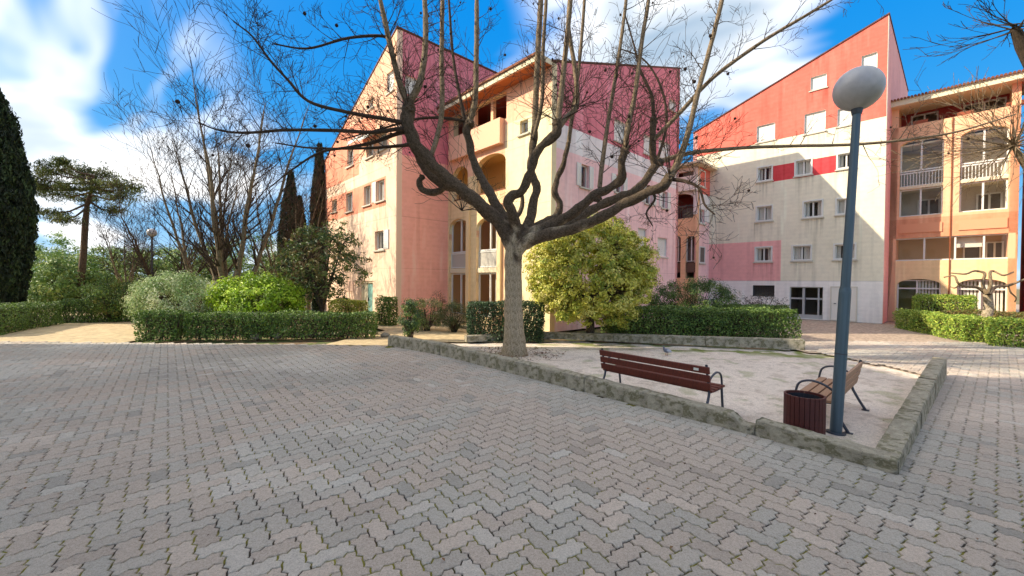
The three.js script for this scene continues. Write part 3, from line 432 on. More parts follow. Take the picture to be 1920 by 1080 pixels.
// planter outline, from the photograph
const FA = G(727, 648), FB = G(824, 665.5), FD = G(1684, 891), RE = G(1775, 707), BR = G(1510, 660, -0.06), BL = G(1000, 637, -0.06), BLL = { x: -1.55, d: 14.15 };
const sandPoly = [[FA.x + 0.1, FA.d], [FB.x, FB.d + 0.05], [FD.x, FD.d + 0.12], [RE.x - 0.1, RE.d], [RE.x + 0.25, RE.d + 1.2], [BR.x + 0.3, BR.d + 0.1], [BL.x, BL.d + 0.12], [BLL.x, BLL.d + 0.1], [-3.0, 14.3]];
const planted = [[FA.x, FA.d], [FB.x, FB.d], [FD.x, FD.d], [RE.x, RE.d], [BR.x + 0.3, BR.d], [BL.x, BL.d], [-3, 14.3]];
{ // sand bed, a grid with moss where the photograph shows it
  const xs = sandPoly.map(p => p[0]), ds = sandPoly.map(p => p[1]), x0 = Math.min(...xs), x1 = Math.max(...xs), d0 = Math.min(...ds), d1 = Math.max(...ds), st = 0.055;
  const pos = [], uv = [], col = [], put = (x, d) => { const h = -0.06 + (fbm(x * 1.3, d * 1.3, 3, 12) - 0.5) * 0.03 + (fbm(x * 9, d * 9, 2, 15) - 0.5) * 0.008;
    const edge = (d - (BL.d + (x - BL.x) * (BR.d - BL.d) / (BR.x - BL.x)));                      // metres in front of the far wall
    let m = smooth(0.42, 0.56, fbm(x * 1.5, d * 2.2, 5, 29)) * smooth(-1.9, -0.5, edge) * 0.95 + smooth(0.62, 0.72, fbm(x * 2.3, d * 2.3, 4, 37)) * 0.4;
    const litter = smooth(0.6, 0.7, fbm(x * 6, d * 6, 3, 47)) * 0.3; m = clamp(m);
    pos.push(x, h, -d); uv.push(x, d); const a = [0.86, 0.74, 0.62], b = [0.24, 0.28, 0.06], c = [0.3, 0.19, 0.11], v = 0.85 + 0.3 * fbm(x * 0.8, d * 0.8, 3, 39);
    for (let k = 0; k < 3; k++) col.push(lerp(lerp(a[k], c[k], litter), b[k], m) * v); };
  const sp = sandPoly;
  for (let x = x0; x < x1; x += st) for (let d = d0; d < d1; d += st) if (inside(sp, x + st / 2, d + st / 2)) { put(x, d); put(x + st, d); put(x + st, d + st); put(x, d); put(x + st, d + st); put(x, d + st); }
  const g = new THREE.BufferGeometry(); g.setAttribute('position', new THREE.Float32BufferAttribute(pos, 3)); g.setAttribute('uv', new THREE.Float32BufferAttribute(uv, 2)); g.setAttribute('color', new THREE.Float32BufferAttribute(col, 3)); g.computeVertexNormals();
  structure('sand_bed', g, std('#ffffff', { vertexColors: true, map: scaled(speckle, 0.9), bumpMap: scaled(grainBump, 3), bumpScale: 0.008, roughness: 1 }), 'sandy bed with mossy patches inside the low wall');
}
// ---------------------------------------------------------------- paving: interlocking blocks laid herringbone
{
  const w = 0.16, AN = 40 * Math.PI / 180, ax = { x: -Math.sin(AN), d: Math.cos(AN) }, ay = { x: Math.cos(AN), d: Math.sin(AN) };
  const prof = [[0, 0], [0.2, 0.03], [0.36, 0.125], [0.64, -0.125], [0.8, -0.03]];
  const outline = [];                                                  // the block of two squares, each side bent in the same S
  const corners = [[-1, -0.5], [0, -0.5], [1, -0.5], [1, 0.5], [0, 0.5], [-1, 0.5]];
  for (let i = 0; i < 6; i++) { const a = corners[i], b = corners[(i + 1) % 6], dx = b[0] - a[0], dy = b[1] - a[1]; for (const [t, p] of prof) outline.push([(a[0] + dx * t + dy * p) * w, (a[1] + dy * t - dx * p) * w]); }
  const inset = k => outline.map(([x, y]) => [x * (1 - k / w * 0.75), y * (1 - k / w * 1.5)]);
  const o1 = inset(0.0092), o2 = inset(0.0162), n = outline.length, TH = 0.028;
  const tri = (P, a, b, c) => P.push(...a, ...b, ...c);
  function block(full) {
    const P = [], top = o2.map(([x, y]) => [x, 0, -y]), mid = o1.map(([x, y]) => [x, -0.006, -y]), bot = o1.map(([x, y]) => [x, -TH, -y]);
    const list = full ? [mid, bot] : [bot];
    for (let i = 0; i < n; i++) { const k = (i + 1) % n; tri(P, [0, 0.0006, 0], top[i], top[k]); tri(P, top[i], mid[i], mid[k]); tri(P, top[i], mid[k], top[k]); if (full) { tri(P, mid[i], bot[i], bot[k]); tri(P, mid[i], bot[k], mid[k]); } }
    return P;
  }
  const bl = block(true), bl2 = block(false), rng = seeded(5);
  const bedTex = texture(512, 512, (i, j) => { const m = smooth(0.36, 0.52, fbm(i / 40, j / 40, 4, 98, 0)), f = (fbm(i / 6, j / 6, 3, 99, 0) - 0.5) * 50; return [lerp(56, 112, m) + f, lerp(48, 108, m) + f, lerp(38, 26, m) + f * 0.4]; });
  const plaza = new THREE.Group(); plaza.name = 'plaza_paving'; plaza.userData = { kind: 'structure', label: 'pinkish grey interlocking block paving of the square', category: 'paving' }; scene.add(plaza);
  part('joint_sand', flatWithHole([[-60, -20], [60, -20], [60, 13.3], [-60, 13.3]], sandPoly, -0.011), std('#ffffff', { map: scaled(bedTex, 0.35), roughness: 1 }), plaza);
  // where the blocks go
  const far = x => x < -4.1 ? 13.45 : x > BR.x ? 15.4 : 15.4;
  const paved = (x, d) => d > 1.5 && d < far(x) && Math.abs(x) < d * 1.27 + 1.6 && !(x < -5.9 && d > 13.45) && !(x > -6 && x < BR.x - 0.1 && d > 13.3 + (x + 6) * 0.0) && !(inside(planted, x, d) && [[0.17, 0], [-0.17, 0], [0, 0.17], [0, -0.17]].every(q => inside(planted, x + q[0], d + q[1]))) && !(x < BL.x && x > -4 && d > 12.9);
  const list = [];
  for (let i = -190; i < 190; i++) for (let j = -190; j < 190; j++) {
    const m = (((i - j) % 4) + 4) % 4; if (m !== 0 && m !== 3) continue;
    const hz = m === 0, cx = (hz ? i + 1 : i + 0.5) * w, cy = (hz ? j + 0.5 : j + 1) * w;
    const x = ax.x * cx + ay.x * cy, d = ax.d * cx + ay.d * cy; if (!paved(x, d)) continue;
    list.push({ x, d, hz });
  }
  const seen = p => p.d + (Math.abs(p.x) > p.d * 1.25 ? 50 : 0);
  list.sort((a, b) => seen(a) - seen(b));
  const tone = (x, d) => { const t = fbm(x * 0.55 + 3, d * 0.55, 4, 7), q = rng(), e = rng(), wht = smooth(0.55, 0.7, fbm(x * 0.45 + 9, d * 0.6 + 2, 3, 57));
    let c = [lerp(0.33, 0.47, q), 0, 0]; const pink = smooth(0.36, 0.62, t + (q - 0.5) * 0.35); const v = lerp(0.45, 0.49, e) * (1 + wht * 0.2) * lerp(0.92, 1.08, smooth(0.3, 0.62, fbm(x * 0.28 + 1, d * 0.33 + 6, 4, 77)));
    c = [v * lerp(1.07, 1.15, pink), v * lerp(0.975, 0.955, pink), v * lerp(0.83, 0.78, pink)];
    if (hash2(Math.floor(x * 31), Math.floor(d * 37), 3) > 0.985 - wht * 0.1) { c = c.map((k, q) => lerp(k, [0.68, 0.64, 0.56][q], 0.55)); } else if (q < 0.05) c = c.map(k => k * 0.82);
    return c; };
  const map = scaled(speckle, 2.2), bump = scaled(grainBump, 4.5), NV = 14, mats = [];
  for (let k = 0; k < NV; k++) { const c = tone(k * 1.7 - 9, 3 + (k % 3)); const m = std('#ffffff', { map, bumpMap: bump, bumpScale: 0.01, roughness: 0.93 }); m.color.setRGB(...c); mats.push(m); }
  const geos = [0, 1, 2, 3].map(k => { const g = new THREE.BufferGeometry(), uv = []; for (let i = 0; i < bl.length; i += 3) uv.push(bl[i] + k * 0.31, bl[i + 2] + k * 0.47); g.setAttribute('position', new THREE.Float32BufferAttribute(bl, 3)); g.setAttribute('uv', new THREE.Float32BufferAttribute(uv, 2)); g.computeVertexNormals(); return g; });
  const yaw = hz => Math.atan2(ax.d, ax.x) + (hz ? 0 : Math.PI / 2);
  const mtx = p => new THREE.Matrix4().compose(V3(p.x, (rng() - 0.5) * 0.005, p.d), new THREE.Quaternion().setFromEuler(new THREE.Euler((rng() - 0.5) * 0.014, yaw(p.hz) + (rng() < 0.5 ? Math.PI : 0), (rng() - 0.5) * 0.014, 'YXZ')), new THREE.Vector3(1, 1, 1));
  list.slice(0, 300).forEach((p, i) => { const t = fbm(p.x * 0.55 + 3, p.d * 0.55, 4, 7); const m = shadows(new THREE.Mesh(geos[i % 4], mats[Math.floor(clamp(t + (rng() - 0.5) * 0.55) * (NV - 0.01))])); m.name = i ? `paver_${String(i).padStart(3, '0')}` : 'paver'; m.applyMatrix4(mtx(p)); plaza.add(m); });
  const rest = list.slice(300); let cnt = 0; for (const p of rest) cnt += (p.d < 9 ? bl : bl2).length;
  const P = new Float32Array(cnt), C = new Float32Array(cnt), UVs = new Float32Array(cnt / 3 * 2), v = new THREE.Vector3(); let o = 0;
  for (const p of rest) { const src = p.d < 9 ? bl : bl2, m = mtx(p), c = tone(p.x, p.d), ou = rng() * 9; for (let i = 0; i < src.length; i += 3) { v.set(src[i], src[i + 1], src[i + 2]).applyMatrix4(m); P[o] = v.x; P[o + 1] = v.y; P[o + 2] = v.z; C[o] = c[0]; C[o + 1] = c[1]; C[o + 2] = c[2]; UVs[o / 3 * 2] = src[i] + ou; UVs[o / 3 * 2 + 1] = src[i + 2] + ou * 0.7; o += 3; } }
  const g = new THREE.BufferGeometry(); g.setAttribute('position', new THREE.BufferAttribute(P, 3)); g.setAttribute('color', new THREE.BufferAttribute(C, 3)); g.setAttribute('uv', new THREE.BufferAttribute(UVs, 2)); g.computeVertexNormals();
  const rp = part('paver_field', g, std('#ffffff', { vertexColors: true, map, bumpMap: bump, bumpScale: 0.01, roughness: 0.93 }), plaza); rp.userData.kind = 'stuff';
  console.log('pavers', list.length, 'tris', cnt / 9);
  // beyond, too far to tell blocks apart: the same paving as a sheet
  const farTex = texture(1024, 1024, (i, j) => { const u = i / 1024 * 25.6, q = j / 1024 * 25.6; const c = hash2(Math.floor(u * 2), Math.floor(q * 2 + (Math.floor(u * 2) & 1) * 0.5), 13), f = (fbm(i / 30, j / 30, 4, 14, 0) - 0.5) * 50 + (hash2(i, j, 3) - 0.5) * 26; const vv = 172 + (c - 0.5) * 46 + f; return [vv * 1.02, vv * 0.93, vv * 0.85]; });
  structure('entrance_paving', flat([[BR.x - 0.2, 12.7], [60, 12.7], [60, 60], [RC.x, RC.d], [13.9, 29.2], [BR.x - 0.2, 17.2]], -0.006 - 0.008), std('#ebe4da', { map: scaled(farTex, 0.25), bumpMap: scaled(grainBump, 1.2), bumpScale: 0.006 }), 'sunlit block paving before the entrance');
}
// ---------------------------------------------------------------- the low concrete walls round the bed
const concreteTex = texture(1024, 1024, (i, j) => { const f = fbm(i / 48, j / 48, 5, 101, 0), l = fbm(i / 20, j / 20, 4, 111, 0), m = fbm(i / 70 + 5, j / 70, 4, 121, 0), s = (hash2(i, j, 31) - 0.5) * 40, pit = fbm(i / 5, j / 5, 2, 131, 0) < 0.27 ? -45 : 0; const v = 198 + (f - 0.5) * 80 + s + pit, mo = smooth(0.54, 0.68, m) * 0.5, pl = smooth(0.58, 0.68, l) * 0.55; let c = [v, v * 0.965, v * 0.88]; c = [lerp(c[0], 104, mo), lerp(c[1], 102, mo), lerp(c[2], 68, mo)]; return c.map((k, q) => lerp(k, [205, 200, 186][q], pl) + s * 0.3); });
const concrete = std('#dcd7cc', { map: scaled(concreteTex, 0.7), bumpMap: scaled(grainBump, 2.2), bumpScale: 0.02, roughness: 1 });
function wallBlock(p, q, hp, hq, wd, side, seed, broken = 0) {               // a rough cast length; 'side' gives which way its thickness goes
  const L = Math.hypot(q.x - p.x, q.d - p.d), ux = (q.x - p.x) / L, ud = (q.d - p.d) / L, nx = -ud * side, nd = ux * side;
  const nl = Math.max(8, Math.round(L / 0.05)), prof = [[0, 0], [0.004, 0.35], [0.006, 0.75], [0.018, 0.93], [0.05, 1], [0.5, 1.012], [0.95, 1], [0.985, 0.9], [1, 0.3], [1, 0]];
  const pos = [], uv = [], idx = []; let circ = [0]; for (let k = 1; k < prof.length; k++) circ.push(circ[k - 1] + Math.hypot((prof[k][0] - prof[k - 1][0]) * wd, (prof[k][1] - prof[k - 1][1]) * 0.3));
  for (let i = 0; i <= nl; i++) { const t = i / nl, H0 = lerp(hp, hq, t); prof.forEach(([a, b], k) => {
    const s = t * L; let h = H0 * b, o = a * wd; const nz = (fbm(s * 5 + seed, k * 1.7, 4, seed) - 0.5), nz2 = (fbm(s * 14 + seed, k * 2.3 + 4, 3, seed + 5) - 0.5); if (b > 0.5) h += nz * 0.018 + nz2 * 0.016; o += nz * 0.016 + nz2 * 0.014;
    if (broken && b > 0.4) { const dd = (broken > 0 ? L - s : s), cut = smooth(0.34, 0.16, dd + nz2 * 0.2) * 0.11; h -= cut; }
    pos.push(p.x + ux * s + nx * o, Math.max(h, b === 0 ? -0.03 : 0), -(p.d + ud * s + nd * o)); uv.push(s + seed, circ[k]); }); }
  const m = prof.length; for (let i = 0; i < nl; i++) for (let k = 0; k < m - 1; k++) { const a = i * m + k, b = a + 1, c = a + m, d = c + 1; if (side > 0) idx.push(a, b, c, b, d, c); else idx.push(a, c, b, b, c, d); }
  for (const e of [0, nl]) for (let k = 1; k < m - 1; k++) idx.push(e * m, e * m + k, e * m + k + 1);
  const g = new THREE.BufferGeometry(); g.setAttribute('position', new THREE.Float32BufferAttribute(pos, 3)); g.setAttribute('uv', new THREE.Float32BufferAttribute(uv, 2)); g.setIndex(idx); g.computeVertexNormals(); return g;
}
{
  const along = (p, q, t) => ({ x: lerp(p.x, q.x, t), d: lerp(p.d, q.d, t) }), L = (p, q) => Math.hypot(q.x - p.x, q.d - p.d);
  const J1 = G(1095, 735), J2 = G(1415, 817), w1 = 0.24;
  const gap = (p, q, hp, hq, side, seed, br) => { const l = L(p, q), e = 0.008 / l; return wallBlock(along(p, q, e), along(p, q, 1 - e), hp, hq, w1, side, seed, br); };
  const W1 = thing('low_wall', 'weathered concrete low wall in front of the bench and bin, with a broken notch', 'low wall', new THREE.Vector3(), 'low walls round the sand bed');
  [[FA, FB, 0.33, 0.33, 3], [FB, J1, 0.33, 0.28, 11], [J1, J2, 0.28, 0.22, 23, 1], [J2, FD, 0.22, 0.15, 37]].forEach(([p, q, a, b, s, br]) => part('wall_block', gap(p, q, a, b, 1, s, br || 0), concrete, W1));
  const W2 = thing('low_wall', 'weathered concrete low wall along the side walkway, right of the lamp post', 'low wall', new THREE.Vector3(), 'low walls round the sand bed');
  const j = along(FD, RE, 0.3), j2 = along(FD, RE, 0.62); const off = go(FD, { x: (RE.x - FD.x) / L(FD, RE), d: (RE.d - FD.d) / L(FD, RE) }, 0.02);
  [[off, j, 0.15, 0.25, 51], [j, j2, 0.25, 0.36, 57], [j2, RE, 0.37, 0.44, 63]].forEach(([p, q, a, b, s]) => part('wall_block', gap(p, q, a, b, 1, s, 0), concrete, W2));
  const W3 = thing('low_wall', 'dark mossy concrete low wall behind the sand, below the clipped hedge', 'low wall', new THREE.Vector3(), 'low walls round the sand bed');
  const k1 = along(BL, BR, 0.33), k2 = along(BL, BR, 0.67);
  [[BLL, BL, 0.22, 0.24, 71], [BL, k1, 0.24, 0.27, 77], [k1, k2, 0.27, 0.3, 83], [k2, BR, 0.3, 0.34, 89]].forEach(([p, q, a, b, s]) => part('wall_block', gap(p, q, a, b, 1, s, 0), concrete, W3));
  const W4 = thing('garden_kerb', 'narrow concrete kerb beside the path to the loggias', 'kerb', new THREE.Vector3());
  const kp = [G(742, 606), G(800, 609), G(880, 617)]; part('kerb_stone', wallBlock(kp[0], kp[1], 0.12, 0.12, 0.12, 1, 95), concrete, W4); part('kerb_stone', wallBlock(kp[1], kp[2], 0.12, 0.12, 0.12, 1, 97), concrete, W4);
}
// ---------------------------------------------------------------- benches, bin, lamps, bird
const SAND = -0.06;
const woodTex = (r, g, b, s) => texture(256, 256, (i, j) => { const v = (fbm(i / 90, j / 5, 4, s, 0) - 0.5) * 0.55 + (hash2(i >> 3, j, s) - 0.5) * 0.1 + 1; return [r * v, g * v, b * v]; });
const slatRed = std('#ffffff', { map: scaled(woodTex(96, 40, 28, 3), 0.7, 3), roughness: 0.6 }), slatPale = std('#ffffff', { map: scaled(woodTex(160, 124, 96, 5), 0.7, 3), roughness: 0.75 });
const castIron = std('#4a4d55', { roughness: 0.55, metalness: 0.4 });
function tubeGeo(pts, r, seg = 24, sides = 8) { return new THREE.TubeGeometry(new THREE.CatmullRomCurve3(pts.map(p => new THREE.Vector3(...p))), seg, r, sides); }
const plank = (L, h, t) => { const s = new THREE.Shape(), r = Math.min(h, t) * 0.25; s.moveTo(-h / 2 + r, -t / 2); s.lineTo(h / 2 - r, -t / 2); s.quadraticCurveTo(h / 2, -t / 2, h / 2, -t / 2 + r); s.lineTo(h / 2, t / 2 - r); s.quadraticCurveTo(h / 2, t / 2, h / 2 - r, t / 2); s.lineTo(-h / 2 + r, t / 2); s.quadraticCurveTo(-h / 2, t / 2, -h / 2, t / 2 - r); s.lineTo(-h / 2, -t / 2 + r); s.quadraticCurveTo(-h / 2, -t / 2, -h / 2 + r, -t / 2); return new THREE.ExtrudeGeometry(s, { depth: L, bevelEnabled: false, curveSegments: 3 }).translate(0, 0, -L / 2).rotateY(Math.PI / 2); };
function bench(label, pos, yaw, wood, L, plaque) {           // local: x along the bench, +z the way a sitter looks, y up; origin under the back edge
  const t = thing('park_bench', label, 'bench', pos, 'park benches in the sand bed'); t.rotation.y = yaw;
  for (const [y, z, tilt] of [[0.775, -0.115, 0.2], [0.64, -0.088, 0.2], [0.505, -0.06, 0.2]]) { const m = part('back_slat', plank(L, 0.034, 0.112).rotateX(Math.PI / 2).rotateX(Math.PI / 2 - tilt * 1.0), wood, t); m.position.set(0, y, z); }
  for (const z of [0.04, 0.165, 0.29, 0.415]) { const m = part('seat_slat', plank(L, 0.034, 0.105).rotateX(Math.PI / 2).rotateX(Math.PI), wood, t); m.geometry = bx(-L / 2, L / 2, -0.017, 0.017, -0.052, 0.052); m.position.set(0, 0.43 + (z - 0.2) * 0.06, z); }
  for (const sx of [-1, 1]) {
    const x = sx * (L / 2 - 0.05), leg = part('leg_frame', join([tubeGeo([[x, 0.005, -0.19], [x, 0.2, -0.08], [x, 0.4, 0.0], [x, 0.6, -0.055], [x, 0.86, -0.115]], 0.022, 20, 6), tubeGeo([[x, 0.4, 0.0], [x, 0.395, 0.2], [x, 0.41, 0.46]], 0.02, 12, 6), tubeGeo([[x, 0.005, 0.52], [x, 0.2, 0.49], [x, 0.41, 0.46]], 0.022, 12, 6)]), castIron, t);
    part('armrest', tubeGeo([[x, 0.56, -0.04], [x, 0.66, 0.12], [x, 0.69, 0.28], [x, 0.63, 0.42], [x, 0.41, 0.48]], 0.018, 24, 6), castIron, leg);
    part('foot_plate', join([bx(x - 0.035, x + 0.035, 0, 0.012, -0.24, -0.14), bx(x - 0.035, x + 0.035, 0, 0.012, 0.47, 0.57)]), castIron, leg);
  }
  part('stretcher', bx(-L / 2 + 0.08, L / 2 - 0.08, 0.385, 0.405, 0.21, 0.25), castIron, t);
  if (plaque) part('plaque', bx(plaque - 0.04, plaque + 0.04, 0.755, 0.795, -0.152, -0.146), std('#cfd0c6', { roughness: 0.4 }), t);
  return t;
}
{ // the two benches: back edge lines from the photograph
  const a = G(1126, 662, SAND + 0.76), c = G(1331, 697, SAND + 0.76), dx = c.x - a.x, dd = c.d - a.d, L = Math.hypot(dx, dd);
  // seat looks along +u (away from the camera); local +x must be -(along) so that +z points to u
  const zx = dd / L * -1, zd = dx / L;                                 // a normal of the line
  const face = (zd > 0) ? { x: zx, d: zd } : { x: -zx, d: -zd };
  bench('dark red slatted bench seen from behind, beyond the low wall', V3((a.x + c.x) / 2 + face.x * 0.1, SAND, (a.d + c.d) / 2 + face.d * 0.1), Math.atan2(face.x, -face.d), slatRed, L, -L / 2 + 0.2);
  const n0 = { x: 4.75, d: 6.05 }, f0 = go(n0, uDir, 1.75), mid = { x: (n0.x + f0.x) / 2, d: (n0.d + f0.d) / 2 };
  bench('pale wood slatted bench with its side to the lamp post', V3(mid.x, SAND, mid.d), Math.atan2(vDir.x, -vDir.d), slatPale, 1.75, 0);
}
{ // slatted litter bin
  const p = G(1507, 818, SAND), R = 0.235, H = 0.6, t = thing('litter_bin', 'round litter bin of dark red upright slats beside the lamp post', 'litter bin', V3(p.x, SAND, p.d));
  const slatGeo = bx(-0.026, 0.026, 0.03, H, -0.012, 0.012), N = 26, mat = std('#ffffff', { map: scaled(woodTex(74, 26, 22, 8), 3, 0.7), roughness: 0.55 });
  for (let k = 0; k < N; k++) { const a = k / N * Math.PI * 2, m = part('slat', slatGeo, mat, t); m.position.set(Math.sin(a) * R, 0, Math.cos(a) * R); m.rotation.y = a; }
  part('liner', new THREE.LatheGeometry([[0.001, 0.04], [R - 0.03, 0.04], [R - 0.03, H - 0.03], [R - 0.038, H - 0.03], [R - 0.038, 0.06], [0.001, 0.06]].map(q => new THREE.Vector2(...q)), 32), std('#2a2c33', { roughness: 0.5, metalness: 0.3, side: THREE.DoubleSide }), t);
  for (const y of [0.1, H - 0.1]) { const m = part('hoop', new THREE.TorusGeometry(R - 0.018, 0.01, 6, 36).rotateX(Math.PI / 2), castIron, t); m.position.y = y; }
  part('base_plate', new THREE.CylinderGeometry(R - 0.05, R - 0.05, 0.03, 28).translate(0, 0.015, 0), castIron, t);
}
function lamp(name, label, pos, h, r0, r1, R, lean, globe, collar) {
  const t = thing(name, label, 'street lamp', pos, 'lamp posts'); t.rotation.z = lean;
  part('post', new THREE.LatheGeometry([[r0, -0.03], [r0, h * 0.44], [r0 * 0.97, h * 0.45], [lerp(r0, r1, 0.6), h * 0.46], [r1, h - 0.02], [r1, h]].map(q => new THREE.Vector2(...q)), 20), globe.post, t);
  part('collar', new THREE.CylinderGeometry(r1 * 1.5, r1 * 1.2, 0.09, 20).translate(0, h + 0.02, 0), M.greyMetal, t);
  part('base_flange', new THREE.CylinderGeometry(r0 * 1.6, r0 * 1.7, 0.02, 24).translate(0, 0.01, 0), M.greyMetal, t);
  if (collar) part('door_band', new THREE.CylinderGeometry(r0 * 1.04, r0 * 1.04, 0.02, 24).translate(0, h * 0.25, 0), M.greyMetal, t);
  const s = part('globe', new THREE.SphereGeometry(R, 40, 28).translate(0, h + 0.05 + R * 0.96, 0), globe.shade, t);
  return t;
}
const paintGrey = std('#ffffff', { map: texture(256, 512, (i, j) => { const v = 1 + (fbm(i / 20, j / 60, 4, 141, 0) - 0.5) * 0.35 + (hash2(i, j, 3) - 0.5) * 0.06; return [74 * v, 92 * v, 102 * v]; }), roughness: 0.42, metalness: 0.15 });
const dustyGlobe = std('#ffffff', { map: texture(512, 256, (i, j) => { const f = fbm(i / 40, j / 40, 5, 151, 0), v = 172 + (f - 0.5) * 36 + (hash2(i, j, 1) - 0.5) * 8; return [v, v * 0.975, v * 0.965]; }), roughness: 0.38 });
{
  const p = G(1567, 812, SAND), top = atDepth(1610, 200, p.d);
  lamp('street_lamp', 'tall blue grey lamp post with a round frosted globe beside the bin', V3(p.x, SAND, p.d), top.y - SAND - 0.08, 0.074, 0.05, 0.3, -0.045, { post: paintGrey, shade: dustyGlobe }, 1);
  const q = { x: -20.6, d: 23.5 };
  lamp('street_lamp', 'small lantern post among the bare trees by the far hedge', V3(q.x, -0.05, q.d), 4.5, 0.06, 0.05, 0.24, 0, { post: M.greyMetal, shade: dustyGlobe }, 0);
}
{ // pigeon, head to the left
  const p = G(1250, 667, SAND), t = thing('pigeon', 'grey pigeon standing on the sand beyond the dark bench', 'bird', V3(p.x, SAND, p.d)); t.rotation.y = 0.5;
  const ringAt = [[0.19, 0.095, 0.012, 0.02], [0.13, 0.115, 0.03, 0.035], [0.07, 0.135, 0.055, 0.055], [0, 0.155, 0.068, 0.07], [-0.06, 0.17, 0.06, 0.066], [-0.1, 0.2, 0.04, 0.045], [-0.115, 0.235, 0.028, 0.03], [-0.125, 0.265, 0.027, 0.028], [-0.14, 0.28, 0.02, 0.02], [-0.16, 0.275, 0.008, 0.008], [-0.182, 0.268, 0.002, 0.002]];
  const pos = [], idx = [], n = 14; ringAt.forEach(([x, y, ry, rz], i) => { const nx = ringAt[Math.min(i + 1, ringAt.length - 1)], pv = ringAt[Math.max(i - 1, 0)], tx = nx[0] - pv[0], ty = nx[1] - pv[1], l = Math.hypot(tx, ty); for (let k = 0; k < n; k++) { const a = k / n * Math.PI * 2, u = Math.cos(a) * ry; pos.push(x + ty / l * u, y - tx / l * u, Math.sin(a) * rz); } });
  for (let i = 0; i < ringAt.length - 1; i++) for (let k = 0; k < n; k++) { const a = i * n + k, b = i * n + (k + 1) % n; idx.push(a, b, a + n, b, b + n, a + n); }
  const legs = []; const g = new THREE.BufferGeometry(); g.setAttribute('position', new THREE.Float32BufferAttribute(pos, 3)); g.setIndex(idx); g.computeVertexNormals();
  const body = part('body', g, std('#6b7280', { roughness: 0.7, side: THREE.DoubleSide }), t);
  for (const s of [-1, 1]) { part('wing', new THREE.SphereGeometry(1, 14, 10).scale(0.105, 0.045, 0.02).rotateZ(-0.32).translate(0.035, 0.15, s * 0.062), std('#a7adb5', { roughness: 0.8 }), t); part('leg', join([tubeGeo([[0, 0.11, s * 0.028], [-0.005, 0.05, s * 0.03], [0, 0.006, s * 0.03]], 0.006, 6, 5), tubeGeo([[0.02, 0.005, s * 0.03], [0, 0.006, s * 0.03], [-0.035, 0.004, s * 0.035]], 0.004, 6, 5)]), std('#b0584a'), t); part('eye', new THREE.SphereGeometry(0.005, 8, 6).translate(-0.137, 0.272, s * 0.024), std('#e07a28', { roughness: 0.3 }), t); }
}
// ---------------------------------------------------------------- plants: builders for wood and leaves
class Wood {                                              // tapered tubes joined into one mesh
  constructor() { this.p = []; this.n = []; this.uv = []; this.i = []; }
  tube(pts, rad, sides = 6, knob = 0, rng = null) {
    const base = this.p.length / 3, m = pts.length, T = new THREE.Vector3(), N = new THREE.Vector3(), Bn = new THREE.Vector3(), up = new THREE.Vector3(0.31, 0.1, 0.94); let len = 0;
    for (let k = 0; k < m; k++) {
      T.subVectors(pts[Math.min(k + 1, m - 1)], pts[Math.max(k - 1, 0)]).normalize();
      if (k === 0) { N.crossVectors(T, Math.abs(T.dot(up)) > 0.9 ? new THREE.Vector3(1, 0, 0) : up).normalize(); } else { len += pts[k].distanceTo(pts[k - 1]); N.addScaledVector(T, -N.dot(T)).normalize(); }
      Bn.crossVectors(T, N);
      for (let s = 0; s <= sides; s++) { const a = s / sides * Math.PI * 2, c = Math.cos(a), d = Math.sin(a), r = rad[k] * (1 + (knob ? knob * (fbm(c * 1.2 + len * 3.1 + (base % 97), d * 1.2 + len * 1.7, 3, 3) - 0.5) : 0));
        this.p.push(pts[k].x + (N.x * c + Bn.x * d) * r, pts[k].y + (N.y * c + Bn.y * d) * r, pts[k].z + (N.z * c + Bn.z * d) * r); this.n.push(N.x * c + Bn.x * d, N.y * c + Bn.y * d, N.z * c + Bn.z * d); this.uv.push(s / sides * Math.max(0.15, rad[0] * 6), len); }
    }
    for (let k = 0; k < m - 1; k++) for (let s = 0; s < sides; s++) { const a = base + k * (sides + 1) + s, b = a + sides + 1; this.i.push(a, a + 1, b, b, a + 1, b + 1); }
  }
  geo() { const g = new THREE.BufferGeometry(); g.setAttribute('position', new THREE.Float32BufferAttribute(this.p, 3)); g.setAttribute('normal', new THREE.Float32BufferAttribute(this.n, 3)); g.setAttribute('uv', new THREE.Float32BufferAttribute(this.uv, 2)); g.setIndex(this.i); return g; }
}
let leafCount = 0;
class Leaves {
  constructor(rng) { this.p = []; this.c = []; this.rng = rng; }
  leaf(x, y, z, nx, ny, nz, size, aspect, col, up = 0.2) {           // a folded lozenge whose blade roughly faces n
    const r = this.rng; let ax = r() - 0.5, ay = r() - 0.5 + up, az = r() - 0.5; const k = ax * nx + ay * ny + az * nz; ax -= nx * k; ay -= ny * k; az -= nz * k; let l = Math.hypot(ax, ay, az) || 1; ax /= l; ay /= l; az /= l;
    const bxx = ny * az - nz * ay, byy = nz * ax - nx * az, bzz = nx * ay - ny * ax, h = size / 2, w = size * aspect / 2, f = size * 0.08;
    const t = [x + ax * h - nx * f, y + ay * h - ny * f, z + az * h - nz * f], b = [x - ax * h, y - ay * h, z - az * h], q = [x + bxx * w + nx * f, y + byy * w + ny * f, z + bzz * w + nz * f], s = [x - bxx * w + nx * f, y - byy * w + ny * f, z - bzz * w + nz * f];
    this.p.push(...b, ...q, ...t, ...b, ...t, ...s); const v = 0.75 + r() * 0.5; for (let i = 0; i < 6; i++) this.c.push(col[0] * v, col[1] * v, col[2] * v); leafCount++;
  }
  geo() { const g = new THREE.BufferGeometry(); g.setAttribute('position', new THREE.Float32BufferAttribute(this.p, 3)); g.setAttribute('color', new THREE.Float32BufferAttribute(this.c, 3)); g.computeVertexNormals(); return g; }
}
